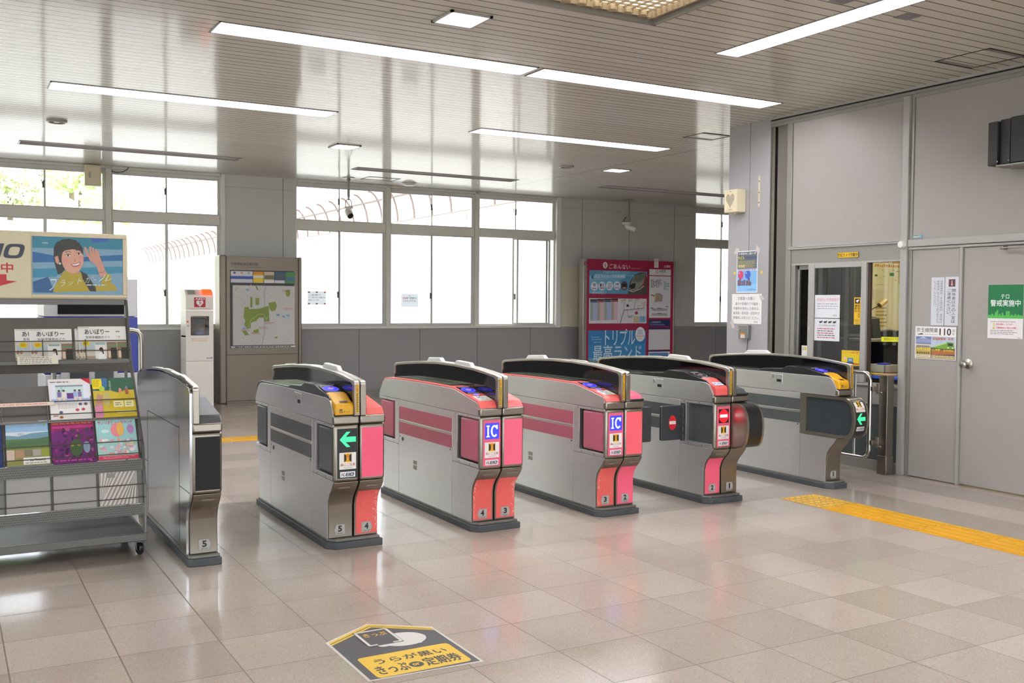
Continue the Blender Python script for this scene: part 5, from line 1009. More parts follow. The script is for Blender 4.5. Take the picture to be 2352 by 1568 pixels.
for x, y in ((680, 535), (575, 545), (690, 650), (800, 640), (780, 535), (680, 720), (860, 585), (575, 700)): a, b = I(x, y); p.lines(a-.06, b-.03, a+.06, b+.025, 4, '6d6a70' if x == 680 else 'b9aaa6', .4, .4, x+y)
ir(718, 715, 785, 785, 'c9bd8f'); ir(792, 715, 884, 785, '8dbad8'); a, b = I(720, 780); p.lines(a+.16, b+.01, a+.26, b+.1, 5, '5f88ae', .4, .3)
# land poster
x0, z1 = I(130, 850); x1, z0 = I(888, 1490); p.rect(x0, z0, x1, z1, '3f8cc2'); p.rect(x0, I(0, 1000)[1], x1, z1, '3582bd'); p.rect(x0, I(0, 1240)[1], x1, I(0, 1150)[1], '66a8d0'); p.rect(x0, z0+.13, x1, I(0, 1200)[1], '93bfd6')
p.poly([I(*q) for q in ((130, 1160), (180, 1200), (260, 1185), (370, 1215), (370, 1390), (130, 1390))], '6d6a48'); p.poly([I(*q) for q in ((130, 1290), (370, 1270), (372, 1380), (130, 1380))], '5f9fb4'); p.poly([I(*q) for q in ((150, 1215), (300, 1200), (360, 1225), (350, 1275), (160, 1280))], 'b08a58'); p.ell(*I(285, 1315), .15, .07, '9a8d54'); p.rect(I(130, 0)[0], I(0, 1340)[1], I(210, 0)[0], I(0, 1320)[1], 'c69a3c')
p.poly([I(*q) for q in ((635, 1215), (760, 1180), (888, 1195), (888, 1370), (635, 1370))], '7c7d66'); p.poly([I(*q) for q in ((800, 1290), (888, 1270), (888, 1350), (840, 1340))], 'c4b39a')
rg = random.Random(4)
for k in range(90): a, b = I(rg.uniform(640, 880), rg.uniform(1195, 1360)); p.ell(a, b, rg.uniform(.01, .03), rg.uniform(.006, .016), rg.choice(['5d6b48', '8f8878', 'b3aa98', '4b5340', '9a7f68']), n=7)
for k in range(60): a, b = I(rg.uniform(135, 365), rg.uniform(1190, 1280)); p.ell(a, b, rg.uniform(.01, .03), rg.uniform(.006, .014), rg.choice(['58603c', 'b5935e', '7a6a48', 'c9a878']), n=7)
a, b = I(505, 1355); p.ell(a, b, .205, .27, '8a6a4c', a0=0, a1=180); p.ell(a, b, .18, .23, 'c79a52', a0=0, a1=180); p.ell(a, b, .16, .17, '4d4038', a0=0, a1=180); p.ell(a, b-.03, .16, .11, 'b5a8c0', a0=0, a1=180)
for k in range(60): q = rg.uniform(-.15, .15); p.ell(a+q, b+rg.uniform(.03, .13), .008, .01, rg.choice(['a06468', 'c9b9a0', '6a5a6a', '8f7a90']), n=6)
for s_, xa, ya, xb, yb in (('トリプル', 345, 1020, 740, 858), ('最高ランド', 190, 1180, 825, 1035)): a, b = I(xa, ya); d, e = I(xb, yb); p.text(s_, a, b, d, e, 'd8ecf4', .008)
for k, y in enumerate((925, 950, 980)): a, b = I(165+15*k, y); p.lines(a, b-.012, a+.2, b+.014, 1, '8ec0dc', .6, .2, k)
a, b = I(810, 920); p.ell(a, b, .108, .13, 'e6eaec'); p.text('アメパス', a-.085, b-.055, a+.085, b-.01, 'd06a3a', .03); p.lines(a-.06, b+.0, a+.06, b+.085, 4, '6a92c0', .4, .2); p.lines(a-.05, b-.09, a+.05, b-.07, 1, 'b9a27a', .5)
x0, z1 = I(130, 1395); x1, z0 = I(888, 1425); p.rect(x0, z0, x1, z1, '3f5fae'); p.rect(x0, z0-.06, x1, z0, 'dcdad4'); a, b = x0+.03, z0-.05; p.lines(a, b, a+.8, b+.04, 1, '46464c', .6, .1)
# station column
def panel(y0, y1, c='dfe0e2', xa=925, xb=1222): ir(xa, y0, xb, y1, c)
panel(195, 262); a, b = I(1030, 225); p.ring(a, b, .03, .034, .008, '8a3a58'); p.text('多摩境', a+.05, b-.02, a+.19, b+.04, '3d3d44', .015); p.text('Tama-sakai', a+.05, b-.045, a+.16, b-.026, '7d7d84')
panel(272, 740, 'd8d9dc')
for k, (x, y) in enumerate(((945, 305), (1015, 305), (1125, 330))): a, b = I(x, y+100); p.lines(a, b, a+.14, b+.15, 6, '62626a' if k < 2 else '5a9a98', .5, .5, k)
a, b = I(1060, 510); p.poly([(a-.1, b-.09), (a-.08, b+.06), (a+.02, b+.07), (a+.09, b+.03), (a+.07, b-.08)], 'a39a8a'); p.rect(a-.09, b-.07, a-.05, b+.05, 'c0a870'); p.rect(a-.14, b+.01, a-.1, b+.03, 'b04a4a')
for y in (635, 690): ir(965, y, 1180, y+28, 'aaa8a6'); a, b = I(1040, y+5); p.lines(a, b-.01, a+.1, b+.012, 1, '4a4a50', .6)
for x, y in ((945, 485), (945, 630), (1155, 620)): a, b = I(x, y); p.rect(a, b-.008, a+.06, b+.004, '3d3d44')
panel(762, 835, '26325e'); a, b = I(938, 800); p.text('ここは改札階です。', a, b, a+.26, b+.035, 'd9dce8', .01); p.text('This is the ticket gate floor', a, b-.045, a+.34, b-.015, 'b9c0d8', .005)
panel(848, 868, '26325e'); panel(872, 1100, 'd3d4d6'); panel(1106, 1120, '26325e'); panel(1122, 1200, 'd9dade'); ir(935, 1135, 1195, 1165, '5b8fc8'); ir(935, 1168, 1030, 1190, 'b0305c'); ir(1032, 1168, 1105, 1190, 'd9a0b0'); ir(1107, 1168, 1195, 1190, '5b7fc0'); panel(1206, 1216, '26325e'); panel(1218, 1322, 'dcdcde'); a, b = I(940, 1312); p.lines(a, b, a+.42, b+.14, 7, '6a6a70', .35, .4, 12); panel(1328, 1342, 'a8283c'); panel(1344, 1480, 'd9d9db'); a, b = I(940, 1470); p.lines(a, b, a+.42, b+.18, 8, '8a8a90', .35, .4, 13)
p.build('poster_sheet', bd)
# blank board on the wall and notices on the windows
tag(bx('noticeboard', 9.372, 9.775, YB-.016, YB-.001, 1.05, 2.075, mat('blank_board', 'cfc9b0', .6, noise=.04)), 'blank cream board screwed to the wall left of the crimson board', 'notice board'); del bpy.data.objects['noticeboard']['kind']
def win_note(name, label, x0, z0, x1, z1, rows, y):
    def dr(p, w, h):
        if rows == 1:
            for x in (.02, .44, .88): p.rect(x*w, .88*h, (x+.11)*w, .98*h, 'b5653f'); p.rect(x*w, .03*h, (x+.11)*w, .12*h, 'b5653f')
            p.text('ここは駅の構内です', .05*w, .66*h, .72*w, .78*h, '2f3038', .01); p.text('ボール遊び', .05*w, .48*h, .4*w, .6*h, 'c03a5a', .01); p.text('などの遊びは', .42*w, .48*h, .95*w, .6*h, '2f3038', .01); p.text('禁止', .05*w, .29*h, .25*w, .41*h, 'c03a5a', .02); p.text('いたします', .27*w, .29*h, .62*w, .41*h, '2f3038', .01)
        else:
            p.text('お願い', .42*w, .8*h, .58*w, .88*h, '3a3b44'); p.text('自転車', .1*w, .6*h, .4*w, .75*h, 'c0304e', .02); p.text('で駅構内に', .42*w, .6*h, .92*w, .75*h, '3a3b44', .01); p.text('入らないで', .1*w, .38*h, .58*w, .53*h, 'c0304e', .02); p.text('下さい', .6*w, .38*h, .9*w, .53*h, '3a3b44', .01)
    p = Print((x0, y, z0), *WY); p.rect(0, 0, x1-x0, z1-z0, M_THIN); dr(p, x1-x0, z1-z0); tag(p.build(name), label, 'notice')
win_note('window_notice', 'white notice with orange corner marks taped inside the window beside the map board', 4.851, 1.405, 5.145, 1.61, 1, YB+.106); win_note('window_notice', 'white notice with red and black writing taped inside the second middle window', 6.397, 1.378, 6.693, 1.588, 2, YB+.106)
# electrical box and cable at the left windows
t = thing('electrical_box', (1.8, YB-.05, 2.985), 'cream electrical box fixed before the left windows under the ceiling', 'electrical box'); q = MB(); q.box(1.70, 1.905, YB-.1, YB+.05, 2.99, 3.27, M_CREAM); q.build('body', t, bevel=.004); q = MB(); q.box(1.718, 1.888, YB-.112, YB-.1, 3.01, 3.25, M_CREAM); d = q.build('door', t, bevel=.003); q = MB(); q.box(1.748, 1.772, YB-.118, YB-.111, 3.09, 3.17, M_TRIM); q.build('latch', d, bevel=.002)
q = MB(); q.tube([(2.05, YB-.005, 3.21), (2.12, YB-.01, 3.2), (2.2, YB-.015, 3.215), (2.25, YB-.02, 3.25), (2.27, YB-.02, 3.28)], .006, M_DGREY, 8); tag(q.build('cable'), 'short dark cable looping above the left window frame', 'cable')
# surveillance cameras
t = thing('security_camera', (5.25, 14.065, CZ), 'white security camera on a ceiling rod before the middle windows', 'security camera'); x, y = 5.25, 14.065
q = MB(); q.lathe([(.09, 0), (.09, -.008), (.03, -.02), (.02, -.05), (0, -.05)], (x, y, CZ), M_TRIM); q.build('ceiling_plate', t); q = MB(); q.cyl((x, y, CZ-.04), (x, y, 2.95), .014, M_TRIM, 12); q.cyl((x, y, 3.12), (x, y, 3.0), .019, M_TRIM, 12); q.build('rod', t)
q = MB(); q.tube([(x-.045, y, 2.85), (x-.045, y, 2.93), (x-.02, y, 2.965), (x+.02, y, 2.965), (x+.045, y, 2.93), (x+.045, y, 2.85)], .007, M_TRIM, 8); q.build('yoke', t); q = MB(); q.lathe([(0, .016), (.06, .016), (.066, .008), (.066, -.012), (.02, -.02), (.022, -.06)], (x, y, 2.842), M_WHITE); q.build('base', t)
def camhead(t, c, d, r=.05, L=.15):
    c = Vector(c); d = Vector(d).normalized(); q = MB(); q.lathe([(0, 0), (r*.8, 0), (r, .02), (r, L), (r*.93, L+.008), (r*.9, L-.004), (0, L-.012)], c, M_WHITE, d, 24); o = q.build('camera_body', t); q = MB(); q.lathe([(0, L-.004), (r*.86, L-.004), (r*.88, L-.009)], c, M_GLOSS, d, 24); q.build('lens', o)
camhead(t, (x-.005, y+.05, 2.8), (.05, -.8, -.55))
t = thing('security_camera', (10.49, 14.27, CZ), 'white security camera on a ceiling rod above the crimson board', 'security camera'); x, y = 10.495, 14.27
q = MB(); q.lathe([(.1, 0), (.1, -.01), (.03, -.015), (.03, -.04), (0, -.04)], (x, y, CZ), M_TRIM); q.build('ceiling_plate', t); q = MB(); q.cyl((x, y, CZ-.03), (x, y, 2.97), .022, M_ALU, 14); q.build('rod', t); q = MB(); q.box(x-.035, x+.04, y-.03, y+.03, 2.882, 2.985, M_ALU); q.build('joint_box', t, bevel=.004)
q = MB(); q.lathe([(0, .015), (.08, .015), (.086, .008), (.086, -.016), (.04, -.03), (.036, -.06), (0, -.07)], (x-.02, y, 2.866), M_WHITE); q.build('base', t); q = MB(); q.tube([(x-.075, y, 2.87), (x-.09, y, 2.91), (x-.06, y, 2.96), (x-.03, y, 2.97)], .006, M_DGREY, 8); q.build('cable', t); camhead(t, (x-.03, y+.02, 2.815), (.75, -.55, -.33), .042, .17)
# ================================================================== ON THE PILLAR AND OFFICE WALL
def tape(o, *quads, x):
    for q in quads:
        b = MB(); b.add([(x, y, z) for y, z in q], [(0, 1, 2, 3)], mat('clear_tape', 'bdb8b4', .3)); b.build('tape', o, smooth=False)
def pil(p, w, h):
    p.rect(.03*w, .02*h, .97*w, .98*h, '79aad6'); p.rect(.03*w, .57*h, .97*w, .98*h, '5c6468'); p.rect(.05*w, .9*h, .95*w, .97*h, '33383c'); p.text('多摩動物公園の夜', .07*w, .905*h, .93*w, .965*h, 'd9dcde', .02)
    p.text('ナイト', .06*w, .78*h, .36*w, .88*h, 'e2cf2a', .04); p.rect(.38*w, .8*h, .95*w, .87*h, '4c5470'); p.lines(.06*w, .59*h, .94*w, .77*h, 6, 'b3a466', .4, .2, 3); p.lines(.1*w, .61*h, .5*w, .67*h, 2, 'e2d678', .5, .3, 5); p.rect(.03*w, .53*h, .97*w, .57*h, 'c9cfe0'); p.lines(.06*w, .535*h, .95*w, .565*h, 1, '8a4a6a', .5, .1)
    p.rect(.03*w, .02*h, .97*w, .2*h, '84b8e2')
    for x, a in ((.06, .3), (.14, .34), (.24, .28), (.34, .3), (.46, .29), (.56, .34), (.63, .26)): p.rect(x*w, .17*h, (x+.085)*w, a*h, '46506a'); p.lines((x+.01)*w, .19*h, (x+.07)*w, (a-.02)*h, 3, 'c96a70', .4, .2, int(x*100))
    for x, c in ((.21, 'd0456e'), (.55, '3a5ec0')): p.ell(x*w, .43*h, .13*w, .1*h, c); p.ell((x-.06)*w, .47*h, .02*w, .015*h, 'eef0f4'); p.line([(x*w, .33*h), (x*w, .2*h)], .006*w, '4a4a4a')
    p.text('多摩都市', .5*w, .06*h, .92*w, .09*h, '3a5a88')
o = paper('poster', 'taped night-sky poster with red and blue balloons on the pillar', 'poster', (XR-.003, 7.787, 1.57), *WX, .303, .424, pil, 'e6e8ec')
tape(o, [(7.83, 1.97), (7.80, 2.03), (7.75, 2.02), (7.77, 1.965)], [(7.52, 1.985), (7.50, 2.05), (7.45, 2.0), (7.47, 1.95)], x=XR-.0045)
def not_(p, w, h):
    p.text('お客様へお願い', .2*w, .79*h, .78*w, .91*h, '3f3d3f', .0)
    for k, s_ in enumerate(('車内や駅構内で不審者・', '不審物を発見した場合は、', '乗務員・駅係員・巡回中の', '警備員にお知らせください。')): p.text(s_, (.12 if k == 0 else .05)*w, (.62-.155*k)*h, .93*w, (.72-.155*k)*h, '4a484a')
    p.text('駅長', .76*w, .04*h, .88*w, .1*h, '55535a')
o = paper('notice', 'taped white notice in Japanese on the pillar under the balloon poster', 'notice', (XR-.003, 7.851, 1.252), *WX, .432, .305, not_, 'e0dedc')
tape(o, [(7.46, 1.55), (7.40, 1.53), (7.38, 1.5), (7.43, 1.49)], [(7.87, 1.27), (7.83, 1.30), (7.80, 1.21), (7.84, 1.2)], x=XR-.0045)
for y, z, l in ((7.835, 1.757, 'tiny yellow sticker left of the balloon poster'), (7.445, 1.757, 'tiny yellow sticker right of the balloon poster')):
    paper('sticker', l, 'sticker', (XR-.002, y, z), *WX, .032, .03, lambda p, w, h: p.rect(.1*w, .1*h, .9*w, .9*h, 'd9bd5a'), 'cdb460', .0012)
t = thing('control_box', (XR-.03, 7.636, 1.098), 'small steel box with orange label below the pillar notice', 'control box'); q = MB(); q.box(XR-.045, XR+.001, 7.566, 7.706, 1.1, 1.24, mat('box_steel', '8f8e8c', .35, .7, noise=.05)); q.build('body', t, bevel=.004)
q = MB(); q.lathe([(0, .012), (.008, .01), (.01, 0)], (XR-.045, 7.68, 1.195), M_CHROME, (-1, 0, 0), 14); q.build('lock', t); p = Print((XR-.0455, 7.668, 1.11), *WX); p.rect(0, 0, .06, .048, 'dcd8d0'); p.rect(0, .032, .06, .048, 'd97a2a'); p.lines(.005, .004, .055, .028, 3, 'b06a3a', .4, .1); p.build('label', t)
t = thing('conduit', (XR-.01, 7.62, 0), 'thin conduit running down the pillar from the steel box', 'conduit'); q = MB(); q.cyl((XR-.008, 7.62, 0), (XR-.008, 7.62, 1.1), .007, M_TRIM, 10); q.build('pipe', t)
t = thing('wall_speaker', (XR-.06, 7.765, 2.385), 'cream box speaker with grey heart grille high on the pillar', 'speaker'); q = MB(); q.box(XR-.125, XR, 7.672, 7.858, 2.385, 2.617, M_CREAM); q.build('body', t, bevel=.008, seg=3)
p = Print((XR-.1255, 7.765, 2.5), *WX); p.poly([(.062*math.sin(R(k))**3, .0052*(13*math.cos(R(k))-5*math.cos(R(2*k))-2*math.cos(R(3*k))-math.cos(R(4*k)))+.012) for k in range(0, 360, 10)], 'a59c84'); p.ell(0, .096, .006, .006, '4a4338'); p.text('KEIO', -.02, -.092, .022, -.08, '8a5a62', .02, .2); p.build('grille', t)
q = MB(); q.box(XR-.06, XR-.03, 7.75, 7.79, 2.375, 2.386, M_CREAM); q.build('knob', t)
q = MB(); q.box(XR-.004, XR+.001, 7.468, 7.492, 2.43, 2.735, mat('worn_strip', 'c9bf9f', .6, noise=.2, nscale=40))
for z in (2.47, 2.57, 2.68): q.cyl((XR-.004, 7.48, z), (XR-.0055, 7.48, z), .006, M_DARK, 8)
tag(q.build('mounting_strip', smooth=False), 'narrow cream strip with screw holes high on the pillar', 'strip')
# stickers, signs on the office wall
def yel(p, w, h): p.rect(.01*w, .04*h, .99*w, .96*h, 'dbb01c'); p.text('防犯カメラ作動中', .03*w, .16*h, .97*w, .84*h, '1a160c', .03)
paper('sticker', 'yellow camera warning sticker over the service window', 'sticker', (XR-.001, 6.462, 1.878), *WX, .243, .05, yel, '2a2414', .0012)
t = thing('round_knob', (XR-.03, 5.725, 1.93), 'round white knob on the metal post above the door frame corner', 'knob'); q = MB(); q.lathe([(0, .045), (.026, .042), (.031, .034), (.031, 0)], (XR-.02, 5.727, 1.965), M_WHITE, (-1, 0, 0), 20); q.build('cap', t)
def tagd(p, w, h): p.rect(.0, 0, w, h, '6c9ab0'); p.rect(.16*w, .3*h, .78*w, .68*h, 'c9c08a'); p.rect(.2*w, .72*h, .6*w, .84*h, '4a4a44')
paper('tag', 'small blue tag on the rail above the office door panel', 'tag', (XR+.006, 5.66, 2.012), *WX, .098, .03, tagd, '6c9ab0')
def v1(p, w, h):
    for k, s_ in enumerate(('旅客営業規則・会社線の時刻・運賃等は', '駅事務室にそなえつけてありますから', 'いつでもごらんください。')): p.vtext(s_, w*(.68-.25*k), h*(.05 if k < 2 else .36), w*(.68-.25*k)+.2*w, h*.94, '5b5f66')
def v2(p, w, h): p.rect(.26*w, .8*h, .74*w, .95*h, '3c3a40'); p.ring(.5*w, .875*h, .2*w, .062*h, .02*w, 'b8323c'); p.poly([(.44*w, .825*h), (.56*w, .825*h), (.54*w, .9*h), (.46*w, .9*h)], 'c9b6b6'); p.ell(.5*w, .912*h, .04*w, .012*h, 'c9b6b6'); p.line([(.34*w, .9*h), (.66*w, .85*h)], .03*w, 'b8323c'); p.vtext('関係者以外の入室は', .5*w, .05*h, .78*w, .76*h, '3e4046', .01); p.vtext('ご遠慮ください。', .16*w, .16*h, .44*w, .76*h, '3e4046', .01)
paper('door_plate', 'pale vertical plate with three text columns on the fixed door panel, left of two', 'sign', (XR+.006, 5.46, 1.287), *WX, .124, .395, v1, 'c3c7cd', .004); paper('door_plate', 'pale vertical plate with red no-entry pictogram, right of two by the door edge', 'sign', (XR+.006, 5.33, 1.287), *WX, .127, .397, v2, 'c6c9ce', .004)
def k110(p, w, h):
    p.rect(.02*w, .02*h, .98*w, .7*h, '9fb3c6'); p.rect(.02*w, .36*h, .4*w, .69*h, '6f7da6'); p.poly([(.02*w, .58*h), (.2*w, .68*h), (.4*w, .6*h), (.4*w, .5*h), (.02*w, .5*h)], '8a95b8'); p.poly([(.12*w, .63*h), (.2*w, .68*h), (.3*w, .635*h), (.2*w, .65*h)], 'dcdde2'); p.rect(.02*w, .38*h, .4*w, .46*h, 'c3b7a2'); p.rect(.04*w, .385*h, .36*w, .41*h, '6b5d58'); p.rect(.02*w, .02*h, .4*w, .36*h, 'b09a52'); p.rect(.4*w, .02*h, .98*w, .36*h, '4c4440'); p.poly([(.42*w, .14*h), (.98*w, .18*h), (.98*w, .3*h), (.42*w, .26*h)], 'a5623a')
    p.rect(.4*w, .36*h, .98*w, .68*h, 'aebccb'); p.poly([(.4*w, .36*h), (.8*w, .55*h), (.95*w, .53*h), (.97*w, .34*h), (.6*w, .34*h)], '6f9c3e'); p.poly([(.46*w, .4*h), (.78*w, .54*h), (.78*w, .5*h), (.46*w, .37*h)], 'a9c47a'); p.rect(.81*w, .43*h, .93*w, .51*h, '2c3a2a'); p.ell(.82*w, .375*h, .02*w, .015*h, 'efe9c4'); p.ell(.93*w, .375*h, .02*w, .015*h, 'efe9c4')
    for x in (.55, .66): p.line([(x*w, .5*h), (x*w, .66*h)], .004*w, '5a6470')
    p.text('京王線開業', .03*w, .82*h, .56*w, .96*h, '26262c', .004); p.text('110', .6*w, .745*h, .88*w, .955*h, '1d1d20', .02); p.vtext('周年', .9*w, .74*h, .97*w, .94*h, '5a5a60'); p.poly([(.05*w, .755*h), (.16*w, .79*h), (.2*w, .77*h), (.2*w, .75*h), (.05*w, .745*h)], '2a2a2c'); p.lines(.23*w, .745*h, .56*w, .775*h, 1, '9a9aa2', .5, .0)
    p.text('記念乗車券', .44*w, .6*h, .76*w, .68*h, 'c2552c', .02); p.text('発売', .81*w, .6*h, .94*w, .68*h, 'c2552c', .02); p.text('4月15日', .05*w, .27*h, .38*w, .35*h, 'e6d81e', .04); p.text('(土)始発〜', .42*w, .26*h, .68*w, .33*h, 'e6d81e', .03); p.text('発売開始', .7*w, .26*h, .95*w, .32*h, 'd9ca2c', .02)
    for k in range(6): p.ell((.07+.055*k)*w, .19*h, .02*w, .03*h, '5b4128')
    p.rect(.02*w, .05*h, .38*w, .13*h, 'd8d2c2'); p.lines(.04*w, .06*h, .36*w, .12*h, 2, '6a665e', .4, .1); p.rect(.4*w, .02*h, .98*w, .14*h, '8d8592'); p.lines(.44*w, .03*h, .96*w, .13*h, 2, 'd2c64a', .5, .05)
paper('poster', 'railway anniversary poster with a green train below the two door plates', 'poster', (XR+.007, 5.608, 1.004), *WX, .39, .272, k110, 'e0dcda')
def gr(p, w, h):
    p.rect(0, .375*h, w, h, '0c6b3c'); p.rect(0, .375*h, w, .43*h, '4fae4e')
    for x, a, c in ((.02, .44, 0), (.1, .46, 0), (.2, .49, 0), (.25, .53, 0), (.32, .46, 0), (.4, .48, 0), (.52, .51, 0), (.58, .51, 0), (.66, .45, 0), (.76, .46, 0), (.84, .45, 0), (.9, .44, 0)): p.rect(x*w, .4*h, (x+.05)*w, a*h, '4fae4e')
    p.text('テロ', .37*w, .74*h, .6*w, .82*h, 'e6ece8', .015); p.text('警戒実施中', .07*w, .6*h, .92*w, .72*h, 'e6ece8', .02); p.rect(0, 0, w, .375*h, 'dbd7d8'); p.lines(.08*w, .3*h, .8*w, .325*h, 1, '8a8688', .5, .05)
    for y, s_ in ((.265, '巡回を強化しております'), (.2, '不審物発見のご協力のお願い')): p.poly([(.14*w, (y-.022)*h), (.21*w, (y-.022)*h), (.175*w, (y+.03)*h)], '7d7420'); p.poly([(.148*w, (y-.018)*h), (.202*w, (y-.018)*h), (.175*w, (y+.022)*h)], 'e2d12c'); p.text(s_, .24*w, (y-.018)*h, (.72 if y > .25 else .84)*w, (y+.018)*h, 'c2294c', .02)
    p.lines(.08*w, .07*h, .9*w, .165*h, 3, '77747a', .35, .25, 6); p.text('KEIO', .87*w, .012*h, .96*w, .026*h, '3a3a44', .02, .2)
paper('poster', 'green and white alert poster on the office door', 'poster', (XR+.009, 4.942, 1.198), *WX, .294, .416, gr, 'dbd7d8')
# black speaker block at the right edge
t = thing('wall_unit', (6.98, 4.65, 2.49), 'black ribbed wall unit at the upper right edge of the picture', 'wall unit'); MK = mat('matte_black_metal', '252624', .55, noise=.1, nscale=60)
for a, b, c, d, z0, z1 in ((4.732, 4.816, 6.885, 7.12, 2.507, 2.832), (4.64, 4.728, 6.90, 7.12, 2.51, 2.842), (4.30, 4.636, 6.89, 7.12, 2.512, 2.85)):
    q = MB(); q.prism([(c, a), (c+.012, b), (d, b), (d, a)], 'z', z0, z1, MK); q.build('rib', t, bevel=.003)
q = MB(); q.box(6.87, 7.12, 4.3, 4.73, 2.49, 2.503, M_TRIM); q.build('bottom_plate', t, bevel=.002); q = MB()
q.build('bolt', t) if 0 else None
for y in (4.73, 4.638): q = MB(); q.ball((6.888, y, 2.53), .006, M_CHROME, 10); q.build('bolt', t)
# papers on the service window
WGX = XR+.0135
def s1(p, w, h): p.text('感染防止対策実施中', .08*w, .72*h, .95*w, .87*h, 'cf8f92', .01); p.lines(.1*w, .36*h, .95*w, .66*h, 3, '8f8f93', .3, .1, 2); p.text('駅長', .74*w, .08*h, .9*w, .15*h, '6a6a70')
def s2(p, w, h):
    for k in range(4): p.rect((.2+.18*k)*w, .8*h, (.29+.18*k)*w, .88*h, '2a2a2c'); p.ell((.29+.18*k)*w, .86*h, .035*w, .03*h, '2a2a2c'); p.rect((.31+.18*k)*w, .82*h, (.33+.18*k)*w, .92*h, '2a2a2c')
    p.text('これから中学生になるお客様へ', .16*w, .66*h, .88*w, .73*h, '3a3a40', .01)
    for k in range(5): p.lines(.12*w, (.1+.1*k)*h, .86*w, (.19+.1*k)*h, 1, ('b04a5a', '5a5a60')[k % 2], .45, .2, k+3)
paper('window_notice', 'white notice with faint red heading on the service window, upper of two', 'notice', (WGX, 6.735, 1.329), *WX, .3, .214, s1, 'd6d7da', .0015); paper('window_notice', 'white notice with small black locomotives on the service window, lower of two', 'notice', (WGX, 6.737, 1.117), *WX, .304, .206, s2, 'd4d5d8', .0015)
def cam_(p, w, h): p.rect(.02*w, .01*h, .98*w, .99*h, 'd9aa16'); p.rect(.14*w, .77*h, .86*w, .96*h, '1b1812'); p.poly([(.3*w, .88*h), (.7*w, .93*h), (.74*w, .87*h), (.36*w, .83*h)], 'e9e6de'); p.rect(.5*w, .8*h, .58*w, .86*h, 'e9e6de'); p.vtext('防犯カメラ', .54*w, .24*h, .9*w, .74*h, '1b1812', .03); p.vtext('撮影中', .12*w, .44*h, .46*w, .74*h, '1b1812', .03); p.lines(.14*w, .1*h, .86*w, .2*h, 3, '6a5410', .4, .1); p.text('KEIO', .25*w, .03*h, .75*w, .06*h, '2b3a7a', .02, .2)
paper('sticker', 'tall yellow camera sticker on the service window leaf', 'sticker', (WGX, 6.27, 1.275), *WX, .075, .244, cam_, 'b8900f', .0015)
def kid(p, w, h): p.rect(0, 0, w, h, 'd6bd1c'); p.text('こども110番の駅', .04*w, .8*h, .96*w, .94*h, 'd05a3c', .03); p.rect(0, .08*h, w, .16*h, 'b83a34'); p.ell(.19*w, .47*h, .11*w, .1*h, 'e2a79a'); p.rrect(.34*w, .2*h, .66*w, .5*h, .02*w, '4b7fae'); p.rect(.4*w, .3*h, .6*w, .44*h, 'a9b6bf'); p.rect(.3*w, .14*h, .7*w, .22*h, '2d3d58')
paper('poster', 'yellow children-safety poster at the bottom of the service window', 'poster', (WGX, 6.402, .905), *WX, .203, .135, kid, 'd6bd1c', .0015)
paper('card', 'white card with yellow mark inside the left window pane', 'card', (XR+.035, 6.912, .964), *WX, .1, .098, lambda p, w, h: (p.rect(.3*w, .55*h, .62*w, .82*h, 'd9c24a'), p.rect(.12*w, .5*h, .22*w, .85*h, '8a8a8a')), 'd8d6d2', .0015)
# ---- inside the office
t = thing('office_light', (8.6, 6.3, 2.6), 'lit ceiling lamp inside the office', 'ceiling light'); q = MB(); q.box(7.8, 9.6, 6.0, 6.5, 2.56, 2.62, M_WHITE); q.build('housing', t); q = MB(); q.box(7.85, 9.55, 6.05, 6.45, 2.552, 2.56, mat('office_led', 'fff6dc', .5, emit=9)); q.build('diffuser', t, smooth=False)
t = thing('added_locker', (8.1, 7.5, 0), 'dark grey locker added inside the office to blacken the left window panes', 'locker'); q = MB(); q.box(7.64, 8.55, 7.3, 7.66, 0, 2.2, mat('locker_grey', '3c4244', .5, noise=.05)); q.build('body', t, bevel=.004)  # dark locker added where the view through the left panes looks black
for a, b in ((7.65, 8.09), (8.1, 8.54)): q = MB(); q.box(a, b, 7.285, 7.3, .05, 2.17, mat('locker_grey')); d = q.build('door', t, bevel=.003); q = MB(); q.box(b-.06, b-.045, 7.275, 7.286, 1.0, 1.12, M_TRIM); q.build('handle', d)
q = MB(); q.box(7.74, 7.8, 7.27, 7.284, .05, 2.17, mat('locker_reflection', '8b9698', .4, noise=.05)); q.build('reflection_strip', t)  # pale strip stands in for a reflection on the locker doors
def chart(p, w, h):
    p.rect(.01*w, .01*h, .99*w, .99*h, 'd3cfa8'); rg = random.Random(2)
    p.rect(.07*w, .36*h, .3*w, .55*h, '2f7a3c'); p.poly([(.07*w, .55*h), (.07*w, .75*h), (.14*w, .75*h), (.24*w, .55*h)], '2f7a3c'); p.rect(.68*w, .33*h, .75*w, .45*h, '2f7a3c'); p.rect(.45*w, .3*h, .49*w, .37*h, '3a5a3c')
    for k in range(14): x = .45+.035*k; p.rect(x*w, .66*h, (x+.024)*w, rg.uniform(.71, .76)*h, 'c97a22')
    p.rect(.49*w, .82*h, .66*w, .9*h, 'c97a22'); p.rect(.72*w, .8*h, .84*w, .88*h, 'd0883a')
    for k in range(26): x = rg.uniform(.4, .98); y = rg.uniform(.1, .95); p.rect(x*w, y*h, (x+rg.uniform(.006, .03))*w, (y+.03)*h, rg.choice(['b8863a', '8f8a6a', 'c07a5a']))
    p.lines(.82*w, .06*h, .98*w, .95*h, 16, '9c957c', .35, .3, 7); p.lines(.05*w, .1*h, .4*w, .3*h, 5, 'a59f80', .3, .4, 8)
paper('wall_chart', 'large pale route chart with green and orange marks on the office wall', 'chart', (8.58, 7.675, 1.685), *WY, 1.05, .3, chart, 'd3cfa8', .004)
